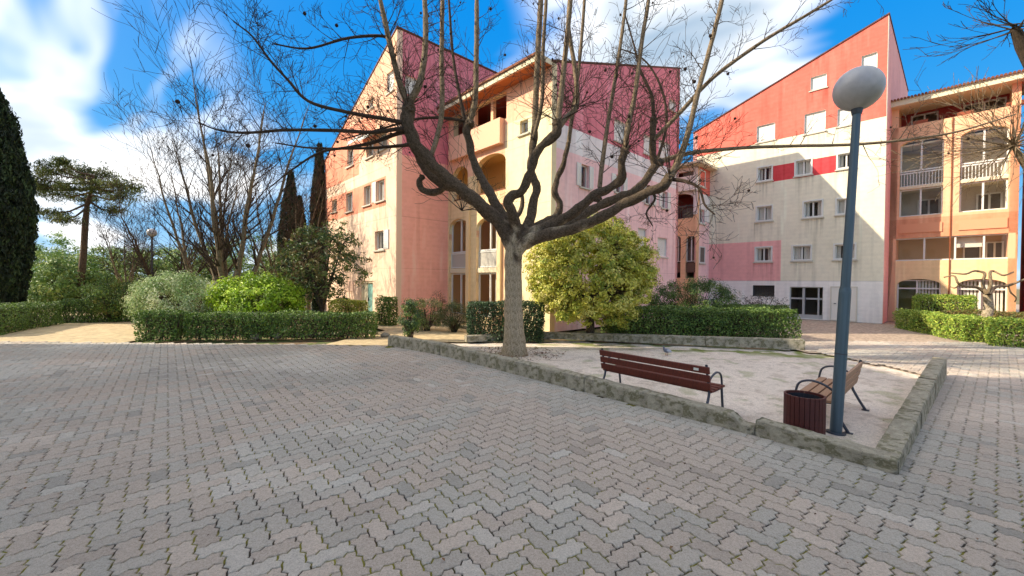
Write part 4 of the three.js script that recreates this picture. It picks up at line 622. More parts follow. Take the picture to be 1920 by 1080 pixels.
const leafMat = new THREE.MeshPhysicalMaterial({ color: '#ffffff', vertexColors: true, roughness: 0.6, transmission: 0.28, thickness: 0, side: THREE.DoubleSide });
const needleMat = new THREE.MeshStandardMaterial({ color: '#ffffff', vertexColors: true, roughness: 0.8, side: THREE.DoubleSide });
const barkTex = texture(512, 512, (i, j) => { const f = fbm(i / 16, j / 30, 5, 161, 0), g = fbm(i / 34 + 8, j / 52, 4, 171, 0), s = (hash2(i, j, 71) - 0.5) * 30; const v = 196 + (f - 0.5) * 110 + s, q = smooth(0.5, 0.62, g); return [lerp(v, v * 0.82, q), lerp(v * 0.97, v * 0.79, q), lerp(v * 0.9, v * 0.68, q)]; });
const bark = (c, b = 0.012) => std(c, { map: scaled(barkTex, 1.6), bumpMap: scaled(grainBump, 3), bumpScale: b, roughness: 0.95 });
const BARK = { trunk: bark('#e6d6c2', 0.02), limb: bark('#8c7b69', 0.03), shoot: bark('#b09c86'), twig: bark('#5f4d41'), pale: bark('#a89884'), dark: bark('#66574b'), pine: bark('#8f7767', 0.03) };
BARK.mottled = std('#ffffff', { map: scaled(barkTex, 2.2), bumpMap: scaled(grainBump, 3), bumpScale: 0.025, roughness: 0.95, vertexColors: true });
const pick = (cols, r) => cols[Math.floor(r() * cols.length * 0.9999)];
const LIN = s => { const c = new THREE.Color(s); return [c.r, c.g, c.b]; };
const dirRand = r => { const z = r() * 2 - 1, a = r() * Math.PI * 2, k = Math.sqrt(1 - z * z); return new THREE.Vector3(Math.cos(a) * k, z, Math.sin(a) * k); };

// a clipped hedge: dense leaf shell over dark twigs; footprint from p to q
function hedge(label, p, q, width, height, { cols, leaf = 0.072, density = 1, seed = 1, aspect = 0.55, round = 0.12, bare = 0.0, group = 'clipped hedges' }) {
  const r = seeded(seed), L = Math.hypot(q.x - p.x, q.d - p.d), t = thing('hedge', label, 'hedge', V3((p.x + q.x) / 2, -0.03, (p.d + q.d) / 2), group); t.rotation.y = Math.atan2(q.d - p.d, q.x - p.x);
  const lv = new Leaves(r), hx = L / 2, hz = width / 2, C = cols.map(LIN);
  const bump = (a, b, c) => (fbm(a * 1.4 + seed * 7, b * 1.4 + c * 1.9, 4, seed) - 0.5) * 0.34;
  const area = 2 * (L * height + width * height) + L * width, n = Math.round(area * density * 2.6 / (leaf * leaf * aspect));
  for (let k = 0; k < n; k++) {
    let u = r() * area, x, y, z, nx = 0, ny = 0, nz = 0; const a1 = L * height;
    if (u < a1 * 2) { x = (r() - 0.5) * L; y = r() * height; nz = u < a1 ? 1 : -1; z = nz * hz; } else if (u < a1 * 2 + 2 * width * height) { z = (r() - 0.5) * width; y = r() * height; nx = u < a1 * 2 + width * height ? 1 : -1; x = nx * hx; } else { x = (r() - 0.5) * L; z = (r() - 0.5) * width; y = height; ny = 1; }
    const deep = -Math.pow(r(), 2.2) * 0.22 + r() * 0.035, o = bump(x, y, z) + deep;
    x += nx * o; y += ny * o; z += nz * o; const cr = clamp((y - (height - round)) / round) * round; if (Math.abs(nz)) z -= nz * cr * 0.6; if (Math.abs(nx)) x -= nx * cr * 0.6;
    if (y < height * 0.28 && r() < bare * (1 - y / (height * 0.28))) continue;
    const d = dirRand(r); d.x += nx * 0.9; d.y += ny * 0.9 + 0.25; d.z += nz * 0.9; d.normalize();
    lv.leaf(x, Math.max(0.02, y), z, d.x, d.y, d.z, leaf * (0.6 + r() * 0.8), aspect, pick(C, r));
  }
  const w = new Wood(); for (let k = 0; k < L * width * 42 + 14; k++) { const x = (r() - 0.5) * L * 0.93, z = (r() - 0.5) * width * 0.75; let a = new THREE.Vector3(x, 0, z); for (let j = 0; j < 2; j++) { const b = new THREE.Vector3(clamp(a.x + (r() - 0.5) * 0.5, -hx * 0.95, hx * 0.95), Math.min(height * 0.93, a.y + height * 0.47), clamp(a.z + (r() - 0.5) * 0.4, -hz * 0.9, hz * 0.9)); w.tube([a, b], [0.012, 0.008], 4); a = b; } }
  part('branches', w.geo(), BARK.dark, t); const c = part('foliage', lv.geo(), leafMat, t); c.userData.kind = 'stuff';
  return t;
}
// a rounded shrub built of leaf clumps
function shrub(name, label, category, pos, rx, ry, rz, { cols, leaf = 0.08, aspect = 0.4, clumps = 90, per = 60, cr = 0.25, seed = 1, droop = 0, y0 = 0.1, fill = 0.55, group, lobed = 0.25, mat = leafMat }) {
  const r = seeded(seed), t = thing(name, label, category, pos, group), lv = new Leaves(r), w = new Wood(), C = cols.map(LIN), cy = y0 + ry;
  for (let k = 0; k < clumps; k++) {
    const d = dirRand(r), ln = 1 + (fbm(d.x * 1.7 + seed, d.z * 1.7 + d.y * 1.3, 3, seed) - 0.5) * lobed * 2, rr = ln * Math.pow(fill + (1 - fill) * r(), 0.6), c = new THREE.Vector3(d.x * rx * rr, cy + d.y * ry * rr, d.z * rz * rr); if (c.y < 0.06) c.y = 0.06 + r() * 0.2;
    const tone = pick(C, r), s = cr * (0.7 + r() * 0.6);
    for (let j = 0; j < per; j++) { const e = dirRand(r), q = Math.pow(r(), 0.45) * s, x = c.x + e.x * q, y = c.y + e.y * q * 0.8 - droop * q, z = c.z + e.z * q; if (y < 0.02) continue; const n = new THREE.Vector3(e.x + d.x * 0.6, e.y + d.y * 0.4 + 0.4, e.z + d.z * 0.6).addScaledVector(dirRand(r), 0.7).normalize(); lv.leaf(x, y, z, n.x, n.y, n.z, leaf * (0.6 + r() * 0.8), aspect, r() < 0.7 ? tone : pick(C, r), 0.35 - droop); }
    if (k % 3 === 0) { const st = new THREE.Vector3((r() - 0.5) * rx * 0.3, 0, (r() - 0.5) * rz * 0.3), md = st.clone().lerp(c, 0.55); md.y += 0.12; w.tube([st, md, c], [0.02, 0.013, 0.006], 5); }
  }
  part('branches', w.geo(), BARK.dark, t); const f = part('foliage', lv.geo(), mat, t); f.userData.kind = 'stuff'; return t;
}
// bare wood: a branch that wanders, forks and thins
function grow(w, p, dir, len, r0, level, r, o) {
  const n = Math.max(3, Math.round(len / o.step)), pts = [p.clone()], rad = [r0], d = dir.clone().normalize(), q = p.clone();
  for (let k = 1; k <= n; k++) { d.addScaledVector(dirRand(r), o.wander * (level + 1) * 0.5); d.y += o.lift; d.normalize(); q.addScaledVector(d, len / n); pts.push(q.clone()); rad.push(Math.max(o.min, r0 * (1 - 0.82 * k / n))); }
  w.tube(pts, rad, r0 > 0.03 ? 7 : r0 > 0.012 ? 5 : 3);
  if (level >= o.levels) { if (o.tips) o.tips.push(q.clone()); return; }
  const kids = Math.round(o.kids[level] * (0.7 + r() * 0.6));
  for (let k = 0; k < kids; k++) { const i = Math.min(n, 1 + Math.floor((o.from + (1 - o.from) * r()) * n)), b = new THREE.Vector3().subVectors(pts[i], pts[i - 1]).normalize(), s = dirRand(r); s.addScaledVector(b, -s.dot(b)).normalize(); const nd = b.clone().multiplyScalar(Math.cos(o.angle)).addScaledVector(s, Math.sin(o.angle) * (0.6 + r() * 0.6)); nd.y += o.rise || 0; grow(w, pts[i], nd, len * o.ratio * (0.6 + r() * 0.7), Math.max(o.min, rad[i] * 0.62), level + 1, r, o); }
}
// ---------------------------------------------------------------- the big pollarded plane tree on the sand
{
  const r = seeded(2024), bp = G(965, 664, SAND), D = bp.d, mpp = D / FOCAL;
  const t = thing('plane_tree', 'large bare pollarded tree with a pale trunk standing in the sand bed', 'tree', V3(bp.x, SAND, D)), O = t.position;
  const at = (px, py, z = 0) => atDepth(px, py, D + z).sub(O);
  const smoothPath = (list, per = 4) => { const c = new THREE.CatmullRomCurve3(list.map(a => at(a[0], a[1], a[3] || 0)), false, 'centripetal'), n = (list.length - 1) * per, P = [], R = []; for (let k = 0; k <= n; k++) { P.push(c.getPoint(k / n)); const i = Math.min(list.length - 2, Math.floor(k / per)), f = (k - i * per) / per; R.push(lerp(list[i][2], list[i + 1][2], f) * mpp); } return [P, R]; };
  const limbPart = (name, list, mat, knob = 0.5, sides = 12, k = 1) => { const w = new Wood(), [P, R0] = smoothPath(list, 5), R = R0.map(q => q * k); w.tube(P, R, sides, knob); const g = w.geo(), q = g.attributes.position, col = []; for (let i = 0; i < q.count; i++) { const x = q.getX(i), y = q.getY(i), z = q.getZ(i), m = smooth(0.42, 0.58, (y - 2.2) / 3.2 + (fbm(x * 5 + z * 4, y * 3.2, 4, 311) - 0.5) * 1.15 + 0.18), pale = [0.9, 0.76, 0.6], grey = [0.22, 0.16, 0.115]; for (let k = 0; k < 3; k++) col.push(lerp(pale[k], grey[k], m)); } g.setAttribute('color', new THREE.Float32BufferAttribute(col, 3)); return part(name, g, mat, t); };  // bark colour runs from pale to dark brown with height, broken by noise
  limbPart('trunk', [[965, 674, 34], [965, 664, 27], [965, 648, 21.5], [964, 625, 18.5], [963, 580, 16.8], [962, 520, 15.8], [963, 470, 16], [965, 452, 18], [970, 438, 20], [974, 426, 13], [976, 420, 4]], BARK.mottled, 0.35, 24);
  // limbs: x, y, radius in pixels of the photograph, metres further away
  const limbs = [
    [[961, 478, 12, 0], [952, 442, 17, 0], [936, 417, 16, 0], [905, 388, 15, -0.1], [872, 362, 14.5, -0.3], [838, 335, 13.5, -0.5], [806, 303, 13, -0.7], [782, 272, 12.5, -0.8], [768, 240, 13, -0.9], [764, 212, 14, -0.9], [768, 188, 11, -0.9]],
    [[860, 352, 11, -0.4], [832, 345, 11, -0.1], [805, 325, 10.5, 0.1], [786, 295, 9, 0.2], [772, 272, 8, 0.1], [764, 250, 8, -0.4]],
    [[838, 345, 8, -0.1], [825, 357, 7.5, 0], [806, 361, 7.5, 0], [791, 354, 7.5, 0.1], [786, 341, 6.5, 0.1], [792, 331, 5, 0.1]],
    [[963, 470, 10, 0.1], [955, 430, 13, 0.15], [938, 398, 12, 0.3], [917, 360, 11, 0.5], [900, 330, 10, 0.7], [887, 300, 9, 0.8], [880, 268, 9, 0.9], [876, 242, 10, 0.9], [880, 226, 9, 0.9]],
    [[966, 468, 10, -0.12], [967, 428, 13, -0.15], [960, 398, 11, -0.4], [953, 378, 10, -0.5], [960, 368, 10, -0.5], [976, 360, 9.5, -0.6], [994, 322, 9, -0.7], [1010, 280, 9, -0.8], [1030, 262, 9.5, -0.8], [1043, 248, 10, -0.8], [1046, 226, 9, -0.8]],
    [[972, 470, 9, 0.12], [987, 430, 13, 0.2], [997, 400, 11, 0.4], [1002, 372, 10, 0.5], [1006, 350, 9.5, 0.6], [996, 322, 9.5, 0.7], [998, 285, 9.5, 0.8], [1003, 240, 8, 0.9]],
    [[972, 466, 9, 0.2], [990, 436, 11, 0.4], [1022, 416, 9, 0.9], [1042, 405, 9, 1.2], [1050, 385, 8.5, 1.3], [1040, 362, 8, 1.3], [1044, 338, 7.5, 1.4], [1056, 308, 6.5, 1.4], [1066, 268, 5.5, 1.5]],
    [[968, 478, 10, -0.1], [985, 446, 16, -0.15], [1040, 420, 12, -0.3], [1078, 396, 11, -0.5], [1112, 368, 10, -0.6], [1144, 352, 9.5, -0.7], [1163, 338, 9.5, -0.8], [1166, 308, 8, -0.9], [1172, 280, 8, -0.9]],
    [[968, 474, 10, 0.1], [990, 446, 15, 0.25], [1060, 424, 11.5, 0.7], [1105, 396, 11, 1.0], [1150, 374, 10.5, 1.2], [1192, 358, 10, 1.3], [1212, 335, 10, 1.4], [1228, 312, 10, 1.5], [1240, 300, 8, 1.5]],
    [[966, 486, 10, -0.1], [985, 455, 15, -0.25], [1070, 430, 11.5, -0.8], [1125, 408, 11, -1.1], [1175, 380, 10, -1.3], [1222, 358, 9.5, -1.5], [1245, 348, 10, -1.6], [1256, 332, 9.5, -1.6]],
    [[930, 412, 7, 0.5], [945, 400, 7, 0.9], [962, 408, 7, 1.2], [975, 398, 6, 1.4], [980, 378, 5, 1.5], [977, 362, 5.5, 1.5]],
    [[1228, 312, 9, 1.5], [1224, 280, 8, 1.3], [1224, 250, 7.5, 1.2], [1226, 222, 8, 1.2]],
  ];
  limbs.forEach(l => limbPart('limb', l, BARK.mottled, 0.9, 14, 0.8));
  // long shoots and side branches
  const shoots = [
    [[768, 192, 8, -0.9], [785, 160, 7, -0.9], [796, 105, 6, -0.8], [798, 40, 5.5, -0.7], [794, -40, 4, -0.6], [790, -130, 2, -0.5]], [[764, 196, 7, -0.9], [748, 150, 6, -1.0], [734, 95, 5.5, -1.2], [722, 40, 5, -1.3], [705, -40, 3.5, -1.4], [700, -110, 2, -1.4]],
    [[806, 300, 5, -0.6], [818, 262, 5.5, -0.5], [828, 215, 5.5, -0.4], [828, 110, 5, -0.3], [830, 0, 4.5, -0.2], [833, -110, 2, -0.1]], [[880, 230, 8, 0.9], [890, 195, 7, 0.9], [893, 110, 6, 0.9], [894, 20, 5.5, 0.9], [892, -100, 2.5, 0.9]],
    [[873, 235, 5, 0.9], [862, 180, 4.2, 1.0], [850, 110, 3.6, 1.2], [843, 20, 3, 1.3], [838, -80, 2, 1.3]], [[1003, 242, 8, 0.9], [1005, 180, 7.5, 0.9], [1009, 90, 7, 0.9], [1014, 0, 6.5, 0.9], [1018, -120, 3, 0.9]], [[1000, 262, 5, 0.8], [1016, 190, 5, 0.5], [1018, 100, 4.5, 0.3], [1024, 0, 4, 0.2], [1026, -90, 2, 0.2]],
    [[1046, 230, 7, -0.8], [1054, 160, 6, -0.8], [1062, 80, 5.5, -0.8], [1070, 0, 5, -0.8], [1078, -110, 2, -0.8]], [[1044, 245, 6, -0.8], [1062, 220, 6, -0.7], [1080, 200, 5.5, -0.6], [1078, 130, 5, -0.5], [1066, 50, 4.5, -0.5], [1072, -60, 3, -0.5]],
    [[1066, 268, 5.5, 1.5], [1074, 210, 5, 1.5], [1086, 120, 4.5, 1.5], [1096, 0, 4, 1.5], [1102, -100, 2, 1.5]], [[1124, 352, 5, -0.5], [1130, 300, 5, -0.5], [1140, 230, 4.5, -0.4], [1158, 120, 4, -0.3], [1174, 0, 3.5, -0.2], [1180, -90, 2, -0.2]],
    [[1172, 282, 6, -0.9], [1178, 235, 5.5, -0.9], [1190, 180, 5, -0.8], [1203, 80, 4.5, -0.7], [1216, 0, 4, -0.7], [1224, -90, 2, -0.7]], [[1256, 334, 7, -1.6], [1272, 302, 6.5, -1.6], [1290, 250, 5.5, -1.6], [1308, 175, 5, -1.6], [1330, 95, 4.5, -1.5], [1354, 0, 4, -1.5], [1372, -80, 2, -1.4]],
    [[1240, 302, 7, 1.5], [1290, 288, 5, 1.4], [1380, 278, 4.4, 1.3], [1480, 274, 4, 1.2], [1600, 271, 3.4, 1.0], [1700, 262, 2.8, 0.8], [1790, 248, 2.2, 0.6], [1905, 214, 1.4, 0.5]], [[1226, 262, 5.5, 1.2], [1278, 208, 5, 0.9], [1332, 150, 4.6, 0.6], [1392, 104, 4.2, 0.4], [1442, 70, 3.8, 0.2], [1536, 14, 3, 0], [1620, -40, 1.8, -0.2]],
    [[1226, 224, 5, 1.2], [1222, 180, 4, 1.3], [1200, 130, 3, 1.4], [1190, 90, 2.2, 1.5], [1170, 20, 1.5, 1.6]], [[768, 232, 5, -0.9], [716, 222, 4, -1.2], [655, 211, 3.6, -1.5], [577, 189, 3, -1.8], [540, 150, 2.6, -1.9], [508, 115, 2.2, -2.0], [472, 67, 1.7, -2.1], [438, 40, 1.2, -2.2]],
    [[764, 243, 6, -0.9], [746, 242, 4.6, -1.0], [700, 248, 4, -1.2], [640, 245, 3.6, -1.5], [533, 244, 3, -1.9], [456, 249, 2.4, -2.2], [410, 244, 1.6, -2.4], [372, 230, 1.1, -2.5]], [[766, 246, 5.5, -0.9], [746, 250, 4.4, -0.8], [700, 267, 3.8, -0.7], [655, 276, 3.2, -0.6], [600, 286, 2.6, -0.5], [548, 318, 1.8, -0.4], [505, 352, 1.1, -0.3]],
    [[772, 270, 5, -0.6], [752, 273, 3.6, -0.3], [685, 278, 3, 0], [578, 277, 2.2, 0.4], [517, 268, 1.6, 0.6]], [[730, 82, 4, -1.2], [725, 70, 3, -1.2], [655, 71, 2.6, -1.4], [575, 91, 2, -1.6], [511, 82, 1.3, -1.7]], [[876, 228, 4, 0.9], [840, 222, 3.6, 0.8], [790, 222, 3, 0.6], [720, 240, 2.2, 0.4], [640, 262, 1.4, 0.2]],
    [[1228, 315, 4, 1.5], [1250, 230, 3.5, 1.8], [1238, 160, 2.8, 2], [1205, 110, 2, 2.2], [1160, 90, 1.4, 2.3]], [[1256, 336, 4.5, -1.6], [1285, 340, 3.4, -1.8], [1310, 352, 2.6, -2], [1322, 385, 2, -2.1], [1340, 402, 1.4, -2.2]], [[1215, 348, 3.6, 1.4], [1228, 372, 3, 1.4], [1212, 400, 2.2, 1.5], [1224, 424, 1.3, 1.5]],
  ];
  const tw = new Wood(), tips = [], opts = { step: 0.12, wander: 0.2, lift: 0.015, min: 0.0048, levels: 2, kids: [4, 3.2], from: 0.15, angle: 0.8, ratio: 0.55, rise: 0.12, tips };
  for (const s of shoots) {
    const w = new Wood(), [P, R0] = smoothPath(s, 6), R = R0.map(q => q * 0.84); w.tube(P, R, 8, 0.3); part('shoot', w.geo(), s[0][2] > 0 && s[2][2] > 4.05 && s[1][1] < s[0][1] ? BARK.shoot : BARK.twig, t);
    const flatness = Math.abs(s[s.length - 1][1] - s[0][1]) < Math.abs(s[s.length - 1][0] - s[0][0]) * 1.2, steps = P.length;
    for (let k = 3; k < steps; k += 1) { if (r() < 0.34) continue; const tang = new THREE.Vector3().subVectors(P[k], P[k - 1]).normalize(), sd = dirRand(r); sd.addScaledVector(tang, -sd.dot(tang)).normalize(); const nd = tang.clone().multiplyScalar(0.55).addScaledVector(sd, 0.8); nd.y += flatness ? 0.2 : 0.1; grow(tw, P[k], nd, (0.35 + r() * 0.75) * (flatness ? 1.1 : 0.95), clamp(R[k] * 0.4, 0.008, 0.015), 0, r, opts); }
  }
  // brushes of thin wands from the pollard heads
  for (const [px, py, z, n] of [[766, 200, -0.9, 13], [880, 228, 0.9, 9], [1046, 228, -0.8, 9], [1226, 224, 1.2, 10], [1172, 280, -0.9, 12], [1256, 332, -1.6, 12], [866, 395, 0.6, 9], [1080, 200, -0.6, 10]]) for (let k = 0; k < n; k++) { const d = dirRand(r); d.y = Math.abs(d.y) * 0.9 + 0.15; grow(tw, at(px, py, z), d, 0.8 + r() * 1.4, 0.015, 0, r, { ...opts, kids: [5, 2.5] }); }
  // knuckles of the pollard heads and old cut stubs
  for (const [px, py, z, R] of [[766, 204, -0.9, 0.2], [880, 232, 0.9, 0.16], [1045, 234, -0.8, 0.16], [1226, 226, 1.2, 0.15], [1171, 284, -0.9, 0.14], [1255, 336, -1.6, 0.16], [1238, 304, 1.5, 0.15], [1000, 260, 0.8, 0.13], [792, 332, 0.1, 0.1], [978, 362, 1.5, 0.1], [1080, 202, -0.6, 0.1], [912, 392, -0.1, 0.13], [1120, 372, -0.6, 0.12], [1150, 395, -1.2, 0.12], [955, 374, -0.5, 0.14]]) {
    const g = new THREE.IcosahedronGeometry(R, 4), a = g.attributes.position, col = []; for (let k = 0; k < a.count; k++) { const x = a.getX(k), y = a.getY(k), zz = a.getZ(k), s = 0.82 + (fbm(x * 13 + px, y * 13 + zz * 9, 3, 9) - 0.5) * 1.1; a.setXYZ(k, x * s, y * s, zz * s); const v = 0.8 + 0.4 * fbm(x * 20 + px, y * 20, 2, 6); col.push(0.22 * v, 0.16 * v, 0.115 * v); } g.setAttribute('color', new THREE.Float32BufferAttribute(col, 3)); g.computeVertexNormals(); part('knuckle', g, BARK.mottled, t).position.copy(at(px, py, z)); }
  const tg = part('twigs', tw.geo(), BARK.twig, t); tg.userData.kind = 'stuff';
  // last year's seed balls
  const ball = new THREE.IcosahedronGeometry(0.034, 1), bm = bark('#4a3428'); for (let k = 0; k < 90; k++) { const p = tips[Math.floor(r() * tips.length)], m = part('seed_ball', ball, bm, t); m.position.copy(p).add(new THREE.Vector3(0, -0.05, 0)); const s = 0.8 + r() * 0.7; m.scale.setScalar(s); }
  console.log('twig tris', tw.i.length / 3);
}
// ---------------------------------------------------------------- other bare trees
function bareTree(label, pos, stems, { seed, mat = BARK.pale, h, spread, r0, base = 0.4, kids = [9, 5, 3], len = 1, group = 'bare garden trees', lean = 0, levels = 3, min = 0.006 }) {
  const r = seeded(seed), t = thing('bare_tree', label, 'tree', pos, group), w = new Wood(), tw = new Wood();
  const trunkTop = new THREE.Vector3(lean, base, 0); w.tube([new THREE.Vector3(0, -0.08, 0), new THREE.Vector3(lean * 0.4, base * 0.5, 0), trunkTop], [r0 * 1.25, r0, r0 * 0.95], 10, 0.4);
  for (let k = 0; k < stems; k++) {
    const a = k / stems * Math.PI * 2 + r() * 0.7, sp = spread * (0.35 + r() * 0.75), H = h * (0.72 + r() * 0.3), pts = [], rad = [], n = 14; let jx = 0, jz = 0;
    for (let i = 0; i <= n; i++) { const f = i / n; jx += (r() - 0.5) * 0.12; jz += (r() - 0.5) * 0.12; pts.push(new THREE.Vector3(trunkTop.x + Math.cos(a) * sp * Math.pow(f, 0.8) + jx, base * 0.9 + (H - base) * f, Math.sin(a) * sp * Math.pow(f, 0.8) + jz)); rad.push(Math.max(min, r0 * (0.62 + r() * 0.04) * (1 - f * 0.92))); }
    w.tube(pts, rad, 7, 0.3);
    for (let i = 3; i <= n; i++) for (let q = 0; q < 2; q++) { const tg = new THREE.Vector3().subVectors(pts[i], pts[i - 1]).normalize(), sd = dirRand(r); sd.addScaledVector(tg, -sd.dot(tg)).normalize(); grow(tw, pts[i], tg.multiplyScalar(0.75).addScaledVector(sd, 0.62), len * h * 0.17 * (0.5 + r() * 0.8), Math.max(min * 1.5, rad[i] * 0.45), 0, r, { step: 0.22, wander: 0.13, lift: 0.035, min, levels: Math.max(1, levels - 1), kids: [4, 3, 2], from: 0.25, angle: 0.62, ratio: 0.58, rise: 0.12 }); }
  }
  part('trunk', w.geo(), mat, t); const c = part('crown', tw.geo(), mat === BARK.pale ? BARK.twig : mat, t); c.userData.kind = 'stuff'; return t;
}
const onG = (px, d, y = -0.05) => { const r = ray(px, 530); return V3(r.x / -r.z * d, y, d); };
bareTree('tall pale many stemmed bare tree behind the lime green bush', onG(432, 18.2), 7, { seed: 11, h: 10.6, spread: 2.9, r0: 0.2, base: 0.7, len: 1 });
bareTree('slim pale bare tree behind the variegated bush, leaning left', onG(398, 18.9), 4, { seed: 12, h: 9.6, spread: 2.6, r0: 0.14, base: 0.6, lean: -0.3 });
bareTree('dark low spreading bare tree beside the small lantern post', onG(312, 22.5), 8, { seed: 13, mat: BARK.dark, h: 6.0, spread: 3.4, r0: 0.14, base: 1.1, len: 1.0, levels: 2 });
bareTree('brown twiggy bare tree near the slim cypress', onG(528, 25), 5, { seed: 14, h: 8.5, spread: 2.6, r0: 0.12, base: 0.8 });
bareTree('thin bare tree in front of the darker cypress', onG(578, 24), 5, { seed: 15, h: 7.5, spread: 1.8, r0: 0.13, base: 0.8 });
bareTree('thin bare sapling between the pine and the lantern post', onG(236, 27), 5, { seed: 16, h: 6.5, spread: 2.2, r0: 0.09, base: 1.2 });
{ // pollards at the right: trunks outside the frame, heads reaching in
  const head = (label, bpos, hp, n, len, seed, mat, name = 'pollard_tree', spread = 1, lift = 0.02, tr = 0.015) => { const r = seeded(seed), t = thing(name, label, 'tree', bpos, 'pollarded trees on the right'), w = new Wood(), tw = new Wood(), h = hp.clone().sub(bpos), fork = new THREE.Vector3(h.x * 0.08, h.y * 0.55, h.z * 0.08);
    w.tube([new THREE.Vector3(0, -0.05, 0), new THREE.Vector3(0, h.y * 0.3, 0), fork, fork.clone().lerp(h, 0.5).add(new THREE.Vector3(0, -0.15, 0)), h.clone().lerp(fork, 0.1), h], [0.2, 0.16, 0.14, 0.09, 0.1, 0.06], 12, 0.6);
    for (let k = 0; k < n; k++) { const d = dirRand(r); d.multiplyScalar(spread); d.y = d.y * 0.75 + 0.3; grow(tw, h.clone().addScaledVector(dirRand(r), 0.07), d, len * (0.5 + r() * 0.7), tr, 0, r, { step: 0.14, wander: 0.13, lift, min: tr * 0.32, levels: 2, kids: [4, 2.5], from: 0.3, angle: 0.5, ratio: 0.5, rise: 0.1 }); }
    part('trunk', w.geo(), mat, t); const c = part('twigs', tw.geo(), mat, t); c.userData.kind = 'stuff'; return t; };
  head('bare pollard whose dark knobbly limb reaches in above the orange block', V3(12.4, -0.02, 8.6), atDepth(1902, 52, 8.2), 16, 1.1, 21, BARK.dark);
  head('sunlit pollard with a brush of pale twigs before the orange block', V3(22.4, -0.05, 16.4), atDepth(1900, 272, 16), 60, 2.5, 22, BARK.shoot, 'pollard_tree', 1, -0.005, 0.024);
  // the small knobbly one in the hedge bed
  const r = seeded(33), p = V3(19.6, -0.05, 17.2), t = thing('pollard_tree', 'small knobbly pollard with crooked bare arms behind the right hedge', 'tree', p, 'pollarded trees on the right'), w = new Wood(), a = (px, py, z = 0) => atDepth(px, py, 17.2 + z).sub(p);
  w.tube([new THREE.Vector3(0, -0.05, 0), a(1854, 580), a(1853, 562), a(1852, 551)], [0.17, 0.16, 0.15, 0.15], 12, 0.4); part('trunk', w.geo(), BARK.trunk, t);
  for (const l of [[[1852, 553, 7], [1835, 540, 5.5], [1812, 537, 5], [1796, 530, 4.5], [1788, 517, 3.5], [1770, 520, 2.5]], [[1850, 552, 6], [1842, 530, 5], [1846, 512, 4], [1830, 508, 4], [1808, 514, 3], [1784, 512, 3]], [[1854, 552, 7], [1868, 538, 5.5], [1892, 535, 5], [1910, 528, 4.5], [1930, 520, 3.5]], [[1852, 550, 6], [1858, 532, 5], [1856, 515, 4.5], [1862, 508, 4], [1880, 516, 3.5], [1900, 510, 3]], [[1890, 536, 3.5], [1895, 548, 3], [1905, 558, 2.5], [1903, 566, 2]], [[1800, 532, 3.5], [1790, 540, 3], [1782, 538, 2]]]) { const c = new THREE.CatmullRomCurve3(l.map(q => a(q[0], q[1], (r() - 0.5) * 0.8))), P = c.getPoints(18), w2 = new Wood(); w2.tube(P, P.map((_, i) => lerp(l[0][2], l[l.length - 1][2], i / 18) * 17.2 / FOCAL * 0.44), 7, 0.6); part('limb', w2.geo(), BARK.shoot, t); }
}
// ---------------------------------------------------------------- hedges and shrubs
const HC = { box: ['#547224', '#6a882e', '#40601e', '#869f42'], viburnum: ['#34502a', '#3e5c2c', '#4a6a34', '#2c4624'], yellow: ['#8a9a2a', '#a2a832', '#6f8a26', '#b4b040'], laurel: ['#35561e', '#47682a', '#2a481a'], sunlitGreen: ['#86a636', '#a2b840', '#6a8c2a', '#bcc452'] };  // lightest yellow greens have sunshine put into the leaf colour of right-hand hedges
const hg = (px, py) => G(px, py);
hedge('long clipped dark hedge with bare feet in front of the lime and variegated bushes', { x: -11.3, d: 14.45 }, { x: -5.05, d: 15.3 }, 0.75, 0.93, { cols: HC.box, seed: 41, bare: 0.8 });
hedge('short clipped hedge end block left of the long dark hedge', { x: -12.75, d: 14.2 }, { x: -11.55, d: 14.42 }, 0.85, 0.98, { cols: HC.box, seed: 42, bare: 0.3 });
hedge('sunlit clipped hedge beside the pale path under the tall cypress', { x: -19.3, d: 14.6 }, { x: -21.3, d: 18.6 }, 1.3, 1.0, { cols: HC.box, seed: 43 });
hedge('shaded dark hedge along the far side of the pale path', { x: -21.6, d: 19.6 }, { x: -16.5, d: 21.6 }, 1.1, 1.05, { cols: HC.box, seed: 44 });
hedge('square dark glossy hedge behind the trunk of the big tree', { x: -1.6, d: 14.95 }, { x: 1.15, d: 14.95 }, 0.9, 1.4, { cols: HC.viburnum, seed: 45, leaf: 0.075, bare: 0.3 });
hedge('broad clipped hedge behind the mossy low wall', { x: 3.7, d: 16.0 }, { x: 10.7, d: 16.2 }, 1.9, 1.14, { cols: HC.box, seed: 46, round: 0.35 });
hedge('low flat hedge near the glazed entrance', { x: 9.9, d: 19.2 }, { x: 13.2, d: 20.4 }, 1.3, 1.1, { cols: HC.box, seed: 47 });
hedge('long sunlit hedge at the foot of the orange block', { x: 19.7, d: 20.4 }, { x: 17.6, d: 15.4 }, 1.0, 0.9, { cols: HC.sunlitGreen, seed: 48, leaf: 0.07 });
hedge('higher square hedge against the corner of the coral block', { x: 20.9, d: 21.3 }, { x: 22.4, d: 19.9 }, 1.5, 1.62, { cols: HC.sunlitGreen, seed: 49, leaf: 0.07 });
hedge('bright green hedge end by the side walkway below the small pollard', { x: 17.3, d: 14.9 }, { x: 19.8, d: 12.9 }, 1.0, 0.95, { cols: HC.sunlitGreen, seed: 50, leaf: 0.075 });
hedge('brownish low hedge under the ground floor arches', { x: 21.2, d: 20.2 }, { x: 23.6, d: 17.4 }, 1.1, 0.95, { cols: ['#8a7a3a', '#74743a', '#5f7a30', '#9a7a4a'], seed: 51 });
